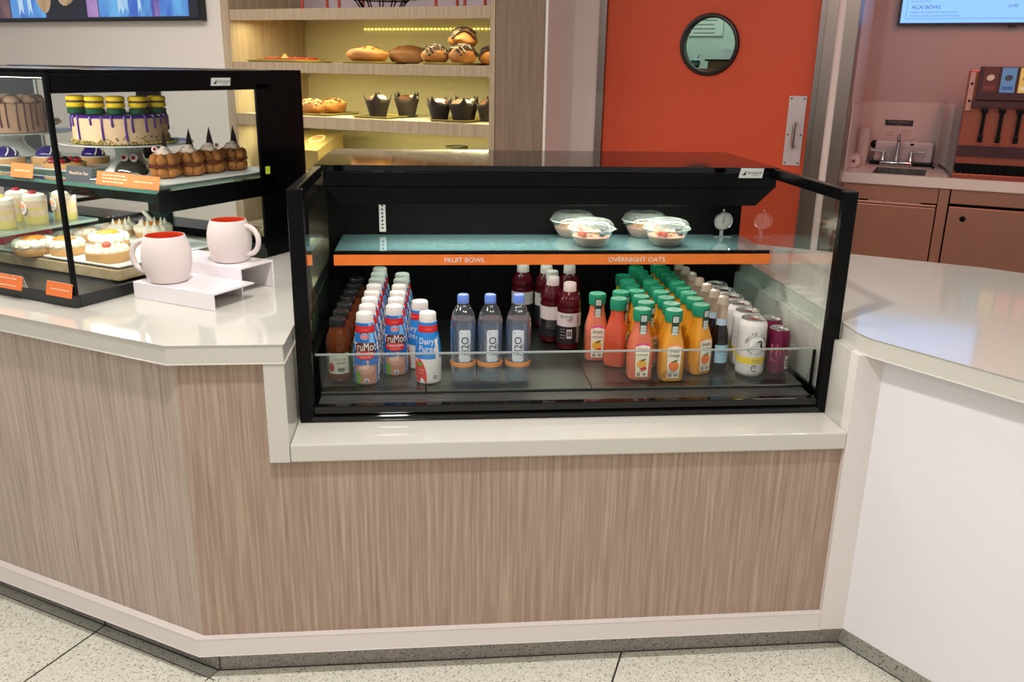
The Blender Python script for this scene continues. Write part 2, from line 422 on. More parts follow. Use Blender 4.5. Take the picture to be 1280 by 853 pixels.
# pull plate
a = sd(at_d(997, 120, DD)); b = sd(at_d(989.5, 207, DD)); w = 21*mpp(at_d(993, 160, DD))
cxp = (a.x+b.x)/2; m = MB(); m.box(cxp-w/2, cxp+w/2, DD-0.001, DD+0.005, b.z, a.z)
for sx in (-1, 1):
    for zz in (a.z-0.014, b.z+0.014, (a.z+b.z)/2-0.02):
        m.lathe([(0, 0.004), (0.004, 0.003), (0.005, 0)], 10, c=(0, 0, 0), mi=1, M=Matrix.Translation((cxp+sx*(w/2-0.012), DD-0.001, zz)) @ Matrix.Rotation(PI/2, 4, 'X'))
pp = rm(m, 'pull_plate', [mat('plate_aluminium', (205, 190, 192), rough=0.42, metal=0.35), mat('plate_screw', (90, 80, 80), rough=0.3, metal=1)], door, bevel=0.001)
m = MB(); zc = (a.z+b.z)/2-0.02; hh = 0.062
m.tube([(cxp, DD, zc+hh)]+[(cxp, DD-0.035*math.sin(t*PI/2/4), zc+hh+0.012*(1-math.cos(0))+0.0*t) for t in range(1, 5)]+[(cxp, DD-0.038, zc+hh-0.012), (cxp, DD-0.038, zc-hh+0.012)]+[(cxp, DD-0.035*math.cos(t*PI/2/4), zc-hh) for t in range(0, 5)], 0.009, 10)
rm(m, 'pull_handle', STEEL, pp)
# pier of the sink alcove: white wall end between two steel corner guards
pe = [sd(at_d(x, 180, 3.74)).x for x in (1008, 1028, 1037.5, 1054.5)]
PIER_R = pe[3]
m = MB(); m.box(D1+0.035, PIER_R-0.004, 3.745, 4.9, 0, 3.0); struct(rm(m, 'wall_pier', WALL_PINK, smooth=False))
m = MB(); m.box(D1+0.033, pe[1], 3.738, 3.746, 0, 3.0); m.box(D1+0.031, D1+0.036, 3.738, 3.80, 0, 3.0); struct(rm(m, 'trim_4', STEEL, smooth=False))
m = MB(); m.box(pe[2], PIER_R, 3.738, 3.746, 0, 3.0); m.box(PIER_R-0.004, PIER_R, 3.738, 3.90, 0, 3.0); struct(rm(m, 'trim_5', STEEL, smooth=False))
DBW = 4.69
m = MB(); m.box(PIER_R-0.004, 5.5, DBW, DBW+0.2, 0, 3.0); struct(rm(m, 'wall_sink', mat('sink_wall', (192, 168, 166), rough=0.3), smooth=False))
zs = sd(at_d(1130, 128, DBW-0.006)).z
m = MB(); m.box(PIER_R, 1.62, DBW-0.008, DBW, 0.98, zs); m.box(PIER_R, PIER_R+0.008, 3.95, DBW, 0.98, zs)
struct(rm(m, 'trim_6', mat('splash_panel', (214, 196, 192), rough=0.22), smooth=False))
# kitchen seen through the porthole
m = MB(); m.box(-0.52, 0.6, 5.6, 5.7, 0, 3.0); m.box(0.6, 0.7, DD+0.3, 5.7, 0, 3.0); m.box(-0.62, -0.52, DD+0.3, 5.7, 0, 3.0); struct(rm(m, 'wall_kitchen', mat('kitchen_wall', (196, 210, 202), rough=0.5), smooth=False))
# ceiling
m = MB(); m.box(-7.5, 6, -4.5, 6.0, 3.0, 3.1); struct(rm(m, 'ceiling', mat('ceiling_white', (225, 222, 216), rough=0.8), smooth=False))
# ================================================================== SERVICE COUNTER
H, HL = 0.900, 0.854                       # worktop top and underside
LZ0, LZ1 = 0.606, 0.651                    # ledge under the cooler
X1, X2, X3, X5 = 0.336, 0.288, 1.722, 1.767
LD = Vector((-0.8605, 0.5095, 0)); LNv = Vector((-0.5095, -0.8605, 0))   # left wing: along it, and out of its face
def wing(o, along, out): p = Vector(o)+LD*along+LNv*out; return (p.x, p.y)
ctr = thing('service_counter', 'long wood-clad service counter with white base trim, bending back at its left end', 'counter', (0.9, 0.3, 0))
OFF = Vector((-0.9, -0.3, 0)); MO = Matrix.Translation(OFF)
m = MB(); m.box(0.092, 1.70, 0.016, 0.05, 0.10, LZ0+0.01, M=MO); m.box(0.092, X2+0.02, 0.016, 0.05, LZ0+0.01, HL, M=MO)
m.build('front_panel', WOOD, ctr, smooth=False)
c0 = Vector((0.092, 0.016, 0))
m = MB(); m.prism([wing(c0, 0, 0), wing(c0, 2.6, 0), wing(c0, 2.6, -0.04), (0.092, 0.055)], 0.10, HL, M=MO)
m.build('wing_panel', wood('grey_oak_wing_lit', (156, 138, 126), (180, 163, 150), (202, 187, 173), sxy=130, sz=3), ctr, smooth=False)  # same oak as the front; the wing's light is put into paler tones
m = MB(); t0 = Vector((0.080, 0, 0))
m.prism([(0.080, 0), (1.70, 0), (1.70, 0.03), (0.094, 0.03), wing(t0, 2.6, -0.035), wing(t0, 2.6, 0)], 0.076, 0.127, M=MO)
m.build('base_trim', WHITE_TRIM, ctr, smooth=False, bevel=0.0015)
m = MB(); m.box(1.70, X5, 0.0, 0.04, 0.076, HL, M=MO); m.build('stile', WHITE_TRIM, ctr, smooth=False)
m = MB(); m.prism([(0.112, 0.045), (1.785, 0.045), (1.785, 0.10), (0.13, 0.10), (-2.2, 1.53), (-2.23, 1.44)], 0, 0.09, M=MO)
for px, py in ((0.1135, 0.0445),): m.box(px, px+0.003, py-0.0006, py, 0.0, 0.076, 1, M=MO)
p = TC+TL*0.415+TN*0.0015; m.box(p.x-0.002, p.x+0.002, p.y-0.002, p.y+0.002, 0, 0.076, 1, M=MO)
m.build('toe_kick', [TOE, GROUT], ctr, smooth=False)
# carcass behind the panels keeps the counter solid
m = MB(); m.prism([(0.11, 0.052), (1.70, 0.052), (1.70, 1.24), (-0.45, 1.60), (-1.9, 1.60), (-2.0, 1.33)], 0.09, LZ0, M=MO)
m.prism([(0.11, 0.052), (X2, 0.052), (X2, 1.24), (-0.45, 1.60), (-1.9, 1.60), (-2.0, 1.33)], LZ0, HL-0.001, M=MO)
m.build('carcass', mat('carcass_board', (150, 140, 130), rough=0.7), ctr, smooth=False)

wt = thing('worktop', 'white quartz worktop of the left counter, stepping down to a ledge under the cooler', 'countertop', (0.2, 0.4, HL))
MW = Matrix.Translation((-0.2, -0.4, -HL))
k0 = Vector((0.078, 0, 0))
m = MB(); m.prism([(0.078, 0), (X1, 0), (X1, 1.24), (-0.45, 1.62), (-1.9, 1.62), wing(k0, 2.6, 0)], HL, H, M=MW)
m.build('top', WHITE_TOP, wt, smooth=False, bevel=0.003)
m = MB(); m.box(X2, X1, 0.0, 1.24, LZ0, HL-0.0008, M=MW); m.build('waterfall_edge', WHITE_TOP, wt, smooth=False, bevel=0.0015)
m = MB(); m.box(X1+0.0006, X3-0.022, 0.0, 1.24, LZ0, LZ1, M=MW); m.build('ledge', WHITE_TOP, wt, smooth=False, bevel=0.004)

sc_ = thing('side_counter', 'white panelled counter at the right, running forward past the cooler', 'counter', (2.2, 0, 0))
MS = Matrix.Translation((-2.2, 0, 0))
r0 = Vector((X5, 0, 0))
def rw(o, a, out): p = Vector(o)+RD*a+RN*out; return (p.x, p.y)
m = MB(); m.prism([(X5, 0.0), rw(r0, 2.0, 0), (3.4, -1.2), (2.6, 0.60), (2.1, 0.95), (1.76, 1.16), (1.76, 0.02)], 0.076, HL-0.001, M=MS)
m.build('white_panel', WHITE_PANEL, sc_, smooth=False)
m = MB(); m.box(1.70, 1.76, 0.041, 1.2, LZ0, HL-0.001, M=MS); m.build('side_cheek', WHITE_TOP, sc_, smooth=False)
t0 = RC-RN*0.0; m = MB(); m.prism([(RC.x, RC.y), (RC.x+RD.x*2, RC.y+RD.y*2), (RC.x+RD.x*2-RN.x*.06, RC.y+RD.y*2-RN.y*.06), (RC.x+.07, RC.y+.06)], 0, 0.077, M=MS)
m.build('toe_kick', BAND, sc_, smooth=False)
m = MB(); k1 = Vector((1.712, 0.0, 0))
m.prism([(1.7165, 0.13), (1.7125, 0.05), (1.714, 0.02), (1.722, 0.0-0.012), (1.712+0.506*2.2, -0.8625*2.2), (3.6, -1.3), (2.575, 0.657), (2.49, 0.742), (2.146, 0.964), (1.723, 1.237), (1.723, 0.13)], 0, H-HL, M=MS)
top = m.build('worktop', WHITE_TOP, None, smooth=False, bevel=0.004); top.location = (2.2, 0, HL)
tag(top, 'white quartz worktop of the right-hand counter, mirroring the blue menu screen', 'countertop')

# ================================================================== OPEN COOLER
XC0, XC1, YC0, YC1 = 0.343, 1.7125, 0.131, 1.139
ZT = 1.2305
ck = thing('open_cooler', 'black open-front drinks cooler with glass sides set into the counter', 'cooler', (1.03, 0.6, LZ1))
MK = Matrix.Translation((-1.03, -0.6, -LZ1))
DK = 0.700                                   # deck the bottles stand on
DECK = steel('deck_metal', (112, 114, 108), 0.30, axis='x')
m = MB(); m.box(XC0+0.002, XC1-0.002, YC0+0.004, YC1, LZ1, DK-0.032, M=MK)
m.box(XC0+0.03, XC1-0.03, YC0-0.001, YC0+0.02, LZ1+0.004, LZ1+0.016, M=MK)
m.box(XC0+0.03, XC1-0.03, YC0+0.006, YC0+0.03, LZ1+0.02, LZ1+0.040, M=MK)
m.build('base', BLACK_GLOSS, ck, smooth=False, bevel=0.002)
m = MB()
for k in range(6):
    y = 0.146+k*0.0115; m.box(XC0+0.045, XC1-0.045, y, y+0.008, LZ1+0.030, 0.6895+k*0.0006, M=MK)
m.box(XC0+0.042, XC1-0.042, 0.142, 0.213, LZ1+0.03, 0.6855, M=MK)
m.build('air_grille', mat('grille_grey', (98, 96, 92), rough=0.35, metal=0.6), ck, smooth=False)
m = MB(); xs = [XC0+0.042, 0.655, 1.092, XC1-0.042]
for a, b in zip(xs[:-1], xs[1:]): m.box(a+0.0008, b-0.0008, 0.216, 0.885, DK-0.03, DK, M=MK)
m.build('deck', DECK, ck, smooth=False, bevel=0.0015)
for sx, xa in ((0, XC0), (1, XC1-0.036)):
    m = MB(); m.box(xa, xa+0.036, YC0, YC0+0.026, LZ1, ZT, M=MK)
    pst = m.build('side_post', BLACK, ck, smooth=False, bevel=0.003)
    xr = XC0 if sx == 0 else XC1-0.022
    m = MB(); m.box(xr, xr+0.022, YC0+0.026, 0.634, ZT-0.030, ZT, M=MK); m.build('top_rail', BLACK, ck, smooth=False, bevel=0.002)
    xr = XC0+0.004 if sx == 0 else XC1-0.022
    m = MB(); m.box(xr, xr+0.018, YC0+0.02, 0.885, LZ1+0.01, LZ1+0.045, M=MK); m.build('bottom_rail', BLACK, ck, smooth=False)
    xg = XC0+0.012 if sx == 0 else XC1-0.018
    m = MB(); m.box(xg, xg+0.006, YC0+0.022, 0.89, LZ1+0.03, ZT-0.02, M=MK); m.build('side_glass', glass('side_glass', (0.955, 0.985, 0.972), refl=1.8), ck, smooth=False)
m = MB(); m.box(XC0+0.002, XC1-0.010, 0.893, YC1, LZ1+0.03, ZT-0.018, M=MK)
for k in range(18):
    x = XC0+0.10+k*0.068; m.box(x, x+0.012, 0.8925, 0.894, 0.76, 0.93, 1, M=MK)
m.build('back_panel', [BLACK_MATT, BLACK], ck, smooth=False, bevel=0.002)
m = MB(); m.box(XC0, XC1, 0.634, YC1, ZT-0.016, ZT+0.002, M=MK); m.build('roof', BLACK_GLOSS, ck, smooth=False, bevel=0.002)
m = MB(); m.box(XC0+0.024, XC1-0.006, 0.634, 0.892, ZT-0.058, ZT-0.0165, M=MK)
xl0, xl1, xr0, xr1 = XC0+0.026, XC0+0.075, XC1-0.008, XC1-0.062
for ya, yb, zb_ in ((0.638, 0.662, ZT-0.112), (0.662, 0.892, ZT-0.092)):
    m.add([(xl0, ya, ZT-0.0585), (xr0, ya, ZT-0.0585), (xr0, yb, ZT-0.0585), (xl0, yb, ZT-0.0585), (xl1, ya, zb_), (xr1, ya, zb_), (xr1, yb, zb_), (xl1, yb, zb_)], [(0, 1, 2, 3), (7, 6, 5, 4), (0, 4, 5, 1), (1, 5, 6, 2), (2, 6, 7, 3), (3, 7, 4, 0)], 0, MK)
m.build('canopy', BLACK, ck, smooth=False, bevel=0.0015)
m = MB(); m.box(XC0+0.15, XC1-0.15, 0.70, 0.716, ZT-0.0995, ZT-0.0925, M=MK); m.build('led_strip', emit_mat('cooler_led', (255, 246, 228), 6.0), ck, smooth=False)
SHZ, SY0, SY1 = 0.9855, 0.602, 0.885
SX0, SX1 = 0.392, 1.694
m = MB()
for a, b in ((SX0, 1.036), (1.038, SX1)): m.box(a, b, SY0, SY1, SHZ-0.008, SHZ, M=MK)
SHG = frosted('shelf_glass', (0.72, 0.84, 0.82), (120, 160, 160), 0.28, 1.6)
m.build('glass_shelf', [SHG], ck, smooth=False)
m = MB(); m.box(SX0, SX1, SY0-0.004, SY0+0.006, SHZ-0.010, SHZ+0.004, M=MK); m.box(SX0-0.004, SX0+0.008, SY0, SY1, SHZ-0.020, SHZ-0.008, M=MK); m.box(SX1-0.008, SX1+0.004, SY0, SY1, SHZ-0.020, SHZ-0.008, M=MK)
m.build('shelf_edge', BLACK, ck, smooth=False)
STRIPM = mat('price_strip_orange', (246, 126, 44), rough=0.4, noise_amt=0.16, noise_scale=26)
m = MB(); m.box(SX0, SX1, SY0-0.010, SY0-0.004, SHZ-0.036, SHZ-0.006, M=MK)
Pst = lambda x, y: MK @ Vector((x, SY0-0.0106, y))
xa = at_y(581, 323, SY0-0.01).x; xb = at_y(796, 323, SY0-0.01).x; zt = SHZ-0.021
m.text('FRUIT BOWL', Pst, xa, zt, w=50*mpp((0.9, 0.6, 0.97)), mi=1); m.text('OVERNIGHT OATS', Pst, xb, zt, w=72*mpp((1.2, 0.6, 0.97)), mi=1)
m.build('price_strip', [STRIPM, WHITE], ck, smooth=False)['label'] = 'orange price strip lettered FRUIT BOWL and OVERNIGHT OATS'
pc = at_y(478, 272, 0.885); m = MB(); m.box(pc.x-0.010, pc.x+0.010, 0.882, 0.893, 0.995, 1.115, M=MK)
for k in range(9): m.box(pc.x-0.003, pc.x+0.003, 0.8815, 0.8825, 1.004+k*0.012, 1.010+k*0.012, 1, M=MK)
m.build('shelf_standard', [mat('standard_grey', (176, 176, 172), rough=0.4), INK], ck, smooth=False)
m = MB(); gz0, gz1, gy = 0.690, 0.801, 0.2135
m.box(XC0+0.034, XC1-0.022, gy-0.003, gy+0.003, gz0, gz1, M=MK); m.build('front_guard', glass('guard_glass', (0.965, 0.985, 0.975), refl=1.1), ck, smooth=False)
m = MB(); m.box(XC0+0.034, XC1-0.022, gy-0.0036, gy+0.0036, gz1, gz1+0.0035, M=MK)
m.build('guard_edge', mat('polished_edge', (150, 158, 152), rough=0.1), ck, smooth=False)
m = MB(); m.box(XC1-0.026, XC1-0.020, gy-0.004, gy+0.003, gz0-0.01, gz1, M=MK); m.build('guard_bracket', BLACK, ck, smooth=False)
# maker's badge on the canopy
bc = at_y(939, 216.5, 0.634); bw, bh = 30*mpp(bc), 12*mpp(bc)
m = MB(); m.prism([(bc.x-bw/2+0.004+0.0, bc.z+bh/2), (bc.x-bw/2-0.002, bc.z-bh/2), (bc.x+bw/2-0.002, bc.z-bh/2), (bc.x+bw/2+0.002, bc.z+bh/2)], 0.631, 0.636, axis='y', M=MK)
Pb = lambda x, y: MK @ Vector((x, 0.6303, y))
m.text('Structural', Pb, bc.x+0.009, bc.z+0.002, h=0.0075, mi=1, maxw=bw*0.62); m.text('CONCEPTS', Pb, bc.x+0.012, bc.z-0.006, h=0.003, mi=1)
m.add([Pb(bc.x-0.030, bc.z-0.006), Pb(bc.x-0.018, bc.z-0.006), Pb(bc.x-0.016, bc.z+0.006)], [(0, 1, 2)], 1)
m.build('badge', [mat('badge_silver', (206, 206, 202), rough=0.3), INK], ck, smooth=False)['label'] = 'small silver maker badge'
# ================================================================== DRINKS IN THE COOLER
def rad_of(prof):
    pr = [p for p in prof]
    def f(z):
        for (r0_, z0), (r1_, z1) in zip(pr[:-1], pr[1:]):
            if z0 <= z <= z1 and z1 > z0: return r0_+(r1_-r0_)*(z-z0)/(z1-z0)
        return pr[-1][0]
    return f
def wrapP(rf, eps=0.0006, t0=0.0):
    def P(x, y):
        r = rf(y)+eps; t = t0+x/rf_ref(rf); return Vector((r*math.sin(t), -r*math.cos(t), y))
    return P
def rf_ref(rf): return max(rf(0.05), rf(0.08))
def dens(prof, step):
    out = [prof[0]]
    for (r0_, z0), (r1_, z1) in zip(prof[:-1], prof[1:]):
        n = max(1, int(abs(z1-z0)/step))
        for i in range(1, n+1): out.append((r0_+(r1_-r0_)*i/n, z0+(z1-z0)*i/n))
    return out
SLEEVE_BLUE = mat('sleeve_blue', (34, 112, 190), rough=0.35); SLEEVE_WHITE = mat('sleeve_white', (232, 226, 220), rough=0.4)
SLEEVE_RED = mat('sleeve_red', (214, 40, 44), rough=0.35); SLEEVE_BROWN = mat('sleeve_brown', (104, 44, 30), rough=0.4)
CHOC_MILK = mat('choc_milk', (186, 132, 112), rough=0.4); GREEN_PRINT = mat('green_print', (110, 160, 60), rough=0.4)
CAP_WHITE = mat('cap_white', (226, 218, 210), rough=0.4); SLEEVE_SKY = mat('sleeve_sky', (120, 180, 226), rough=0.35)
MILK_PROF = [(0, 0), (0.030, 0), (0.0335, 0.003), (0.0345, 0.03), (0.0352, 0.055), (0.0348, 0.08), (0.0325, 0.105), (0.0285, 0.128), (0.0255, 0.142), (0.0245, 0.148), (0.0238, 0.166), (0.021, 0.167), (0, 0.167)]
MILK_RF = rad_of([p for p in MILK_PROF if p[0] > 0][0:1]+[p for p in MILK_PROF[2:-1]])
def cap_lathe(m, r, z0, z1, ridges=36, mi=0, flare=0.0):
    """screw cap with a ribbed skirt"""
    n = ridges*2; vs = []; fs = []
    lv = [(z0, r), (z1-0.003, r+flare), (z1, r+flare-0.0022)]
    for z, rr in lv:
        for i in range(n):
            a = 2*PI*i/n; q = rr-(0.0006 if i % 2 and z < z1 else 0)
            vs.append((q*math.sin(a), -q*math.cos(a), z))
    for k in range(2):
        for i in range(n): fs.append((k*n+i, k*n+(i+1) % n, (k+1)*n+(i+1) % n, (k+1)*n+i))
    fs.append(tuple(range(2*n, 3*n))); fs.append(tuple(range(n-1, -1, -1)))
    m.add(vs, fs, mi)
def choc_fun(t, z):
    a = abs(t)
    if z < 0.052 and a < 0.95: return 3 if not (t < -0.45 and z < 0.038) else 4
    if a > 1.15 and a < 2.6:
        q = noise.noise(Vector((t*9, z*140, 3)))
        return 5 if q > 0.12 else 1
    if z > 0.105 and 0.45 < t < 0.95: return 6
    return 0
def milk_bottle(kind):
    t = thing('milk_bottle', 'x', 'bottle')
    m = MB()
    if kind == 'choc':
        m.lathe(dens(MILK_PROF, 0.006), 48, mfun=choc_fun)
        m.build('body', [SLEEVE_BLUE, SLEEVE_WHITE, SLEEVE_RED, CHOC_MILK, GREEN_PRINT, INK, SLEEVE_SKY], t)
    else:
        def df(tt, z):
            if z < 0.070: return 1
            if 0.55 < tt < 0.85+0.004*(z-0.07)*100 and z < 0.125: return 1
            return 0
        m.lathe(dens(MILK_PROF, 0.005), 56, mfun=df)
        m.build('body', [mat('dairy_blue', (36, 128, 208), rough=0.35), SLEEVE_WHITE], t)
    P = wrapP(MILK_RF)
    P2 = wrapP(MILK_RF, 0.0011); P3 = wrapP(MILK_RF, 0.0016)
    m = MB()
    if kind == 'choc':
        m.patch(rrect(0.060, 0.024, 0.009, 0, 0.104, sub=True), P, 0); m.patch(ell(0.030, 0.0155, 28, 0, 0.087), P, 0); m.patch(ell(0.028, 0.011, 28, 0, 0.083), P2, 1)
        m.patch(ell(0.0175, 0.0105, 24, 0, 0.132), P, 0); m.patch(ell(0.0150, 0.0088, 24, 0, 0.132), P2, 2); m.patch(rrect(0.024, 0.008, 0.003, 0, 0.132, sub=True), P3, 1)
        m.text('TruMoo', P3, 0, 0.1055, w=0.070, mi=3, sy=1.45); m.text('TruMoo', P2, 0.0012, 0.1045, w=0.074, mi=5, sy=1.5); m.text('Chocolate', P3, 0, 0.0885, w=0.046, mi=3, sy=1.15); m.text('Whole Milk', P3, 0, 0.0785, w=0.030, mi=4)
        m.text('DAIRY', wrapP(MILK_RF, 0.0020), 0, 0.132, w=0.019, mi=3)
        m.patch(ell(0.023, 0.013, 20, 0.002, 0.044), P, 8); m.patch(ell(0.014, 0.006, 16, -0.004, 0.049), P2, 6); m.patch([(0.002, 0.050), (0.009, 0.050), (0.008, 0.062), (0.009, 0.069), (0.003, 0.069), (0.005, 0.060)], P2, 6)
        m.patch(rrect(0.012, 0.009, 0.0015, 0.002, 0.013, sub=True), P, 3); m.patch(rrect(0.007, 0.005, 0.001, 0.002, 0.0125, sub=True), P2, 7)
        m.build('label', [SLEEVE_BROWN, SLEEVE_RED, SLEEVE_SKY, SLEEVE_WHITE, mat('label_pink', (240, 190, 180)), mat('lettering_shade', (40, 20, 16)), mat('swirl_pale', (226, 186, 168), rough=0.4), SLEEVE_BLUE, mat('swirl_light', (208, 158, 138), rough=0.4)], t)
    else:
        m.patch([(-0.046, 0.004), (-0.030, 0.004), (-0.008, 0.004), (-0.006, 0.015), (-0.006, 0.028), (-0.009, 0.042), (-0.014, 0.056), (-0.021, 0.068), (-0.030, 0.0705), (-0.046, 0.0705), (-0.046, 0.04)], P, 4, rings=6)
        m.text('Dairy', P2, -0.006, 0.116, w=0.044, mi=0, sy=1.1); m.text('Pure', P2, -0.008, 0.0985, w=0.038, mi=0, sy=1.1)
        m.patch([(0.014, 0.088), (0.028, 0.098), (0.035, 0.125), (0.032, 0.130), (0.025, 0.108), (0.013, 0.095)], P, 0)
        m.patch(ell(0.008, 0.006, 16, -0.026, 0.056), P2, 1); m.text('VITAMIN', P2, -0.022, 0.040, w=0.018, mi=0); m.text('WHOLE', P2, -0.022, 0.031, w=0.014, mi=0)
        m.patch(ell(0.0055, 0.0055, 16, 0.017, 0.019), P, 2); m.patch(ell(0.003, 0.003, 12, 0.017, 0.019), P2, 0); m.text('1 PINT (473 mL)', P, 0.015, 0.033, w=0.016, mi=3)
        m.build('label', [SLEEVE_WHITE, GREEN_PRINT, mat('seal_blue', (40, 60, 130)), INK, mat('dairy_red', (222, 66, 54), rough=0.35)], t)
    m = MB(); m.lathe([(0.0260, 0.1405), (0.0265, 0.142), (0.0250, 0.150), (0.0243, 0.159), (0.0238, 0.159), (0.0238, 0.1405)], 40)
    m.text('Whole Milk', wrapP(lambda z: 0.0262-(z-0.142)*0.12, 0.0006), 0, 0.150, w=0.024, mi=1)
    m.build('neck_band', [SLEEVE_RED, mat('band_print', (240, 150, 140))], t)
    m = MB(); m.lathe([(0.0232, 0.1605), (0.0232, 0.166), (0.0, 0.166)], 40); cap_lathe(m, 0.0222, 0.1665, 0.190, 40)
    m.build('cap', CAP_WHITE, t)
    return t
def rowpos(pts, h): return [at_z(px, py, DK+h) for px, py in pts]
DKP = DK+0.0005
def jit(i, a=0.16): return random.Random(i*13+5).uniform(-a, a)

choc = milk_bottle('choc')
pts = rowpos([(454.4, 391), (455.3, 380.7), (458.5, 372.2), (463.2, 363.8), (467.5, 355.9), (469.4, 348.2), (471.3, 340.3), (473.1, 333.8)], 0.19)
for i, p in enumerate(pts):
    y = pts[0].y+i*0.0755
    place(choc, i == 0, (0.498+0.0016*i, y, DKP), -0.02+jit(i, 0.10), '%s chocolate milk bottle in the longer row, beside the black-capped drinks' % ('frontmost' if i == 0 else ORD[i]+' from the front'), 'chocolate milk bottles')
pts2 = rowpos([(488.5, 382.1), (491.3, 373.5), (495.7, 365.6), (495.1, 357.6), (497.9, 349.7), (503.2, 341.6)], 0.19)
for i, p in enumerate(pts2):
    dup(choc, (0.5715+0.0022*i, pts2[0].y+i*0.0755, DKP), jit(i+20, 0.10), '%s chocolate milk bottle in the shorter row by the blue milk' % ('frontmost' if i == 0 else ORD[i]+' from the front'), 'chocolate milk bottles')
dairy = milk_bottle('dairy')
p = rowpos([(524.4, 376.5), (534.5, 390.4)], 0.19)
place(dairy, True, (p[1].x, p[1].y, DKP), 0.05, 'blue and white plain milk bottle standing at the front guard', 'plain milk bottles')
dup(dairy, (p[0].x+0.001, p[0].y+0.002, DKP), -0.75, 'blue milk bottle half hidden behind the front plain milk bottle', 'plain milk bottles')

# ---- water bottles
WATER_PROF = [(0, 0.002), (0.026, 0), (0.0325, 0.004), (0.0335, 0.010), (0.0335, 0.040), (0.0330, 0.043), (0.0335, 0.046), (0.0340, 0.150), (0.0325, 0.168), (0.0280, 0.186), (0.0205, 0.202), (0.0145, 0.211), (0.0135, 0.216)]
wrf = rad_of(WATER_PROF[2:])
def water_bottle():
    t = thing('water_bottle', 'x', 'bottle')
    m = MB(); m.lathe(dens(WATER_PROF, 0.008), 40); m.build('body', frosted('water_plastic', (0.93, 0.955, 0.97), (190, 206, 226), 0.03, 3.2), t)
    m = MB(); m.lathe([(0, 0.004), (0.031, 0.004), (0.032, 0.012), (0.032, 0.150), (0.030, 0.172), (0.0, 0.172)], 32); m.build('water', frosted('water_tint', (0.86, 0.92, 0.96), (180, 192, 208), 0.07, 0.5), t)
    m = MB(); n = 24
    vs = []; fs = []
    for k, z in enumerate((0.052, 0.146)):
        for i in range(n+1):
            a = math.radians(75+210*i/n); vs.append((0.0338*math.sin(a), -0.0338*math.cos(a), z))
    for i in range(n): fs.append((i, i+1, n+2+i, n+1+i))
    m.add(vs, fs)
    m.build('back_label', jelly('label_blue_film', (0.45, 0.58, 0.78), (70, 96, 140), 0.55), t)
    m = MB(); m.lathe([(0.0346, 0.044), (0.0350, 0.046), (0.0350, 0.055), (0.0346, 0.057), (0.0340, 0.057), (0.0340, 0.044)], 40); m.build('orange_band', jelly('orange_film', (0.98, 0.80, 0.55), (240, 160, 90), 0.75, 0.3), t)
    P = wrapP(wrf, 0.0012); P2 = wrapP(wrf, 0.0018); m = MB()
    m.patch(rrect(0.0300, 0.088, 0.006, 0.004, 0.104, sub=True), P, 0, rings=6); m.text('H2O', P2, 0.004, 0.1035, h=0.0185, mi=1, rot=PI/2); m.text('+', P2, -0.004, 0.1395, h=0.004, mi=1)
    m.text('electrolyte water', P2, 0.0162, 0.092, w=0.040, mi=1, rot=PI/2)
    m.build('front_label', [mat('label_grey_white', (206, 212, 220), rough=0.35), INK], t)
    m = MB(); m.lathe([(0.0152, 0.214), (0.0156, 0.2155), (0.0152, 0.217)], 32); cap_lathe(m, 0.0152, 0.2175, 0.236, 36); m.build('cap', mat('cap_blue', (104, 134, 214), rough=0.4), t)
    return t
wb = water_bottle()
p = rowpos([(579, 368.3), (613, 368.3), (648.7, 368.3)], 0.236)
for i, (q, l) in enumerate(zip(p, ('blue-capped water bottle nearest the milk, first of the three water bottles', 'middle one of the three clear blue-capped water bottles', 'blue-capped water bottle nearest the red drinks, last of the three water bottles'))):
    place(wb, i == 0, (q.x, q.y, DKP), (-0.02, 0.02, -0.22)[i], l, 'water bottles')

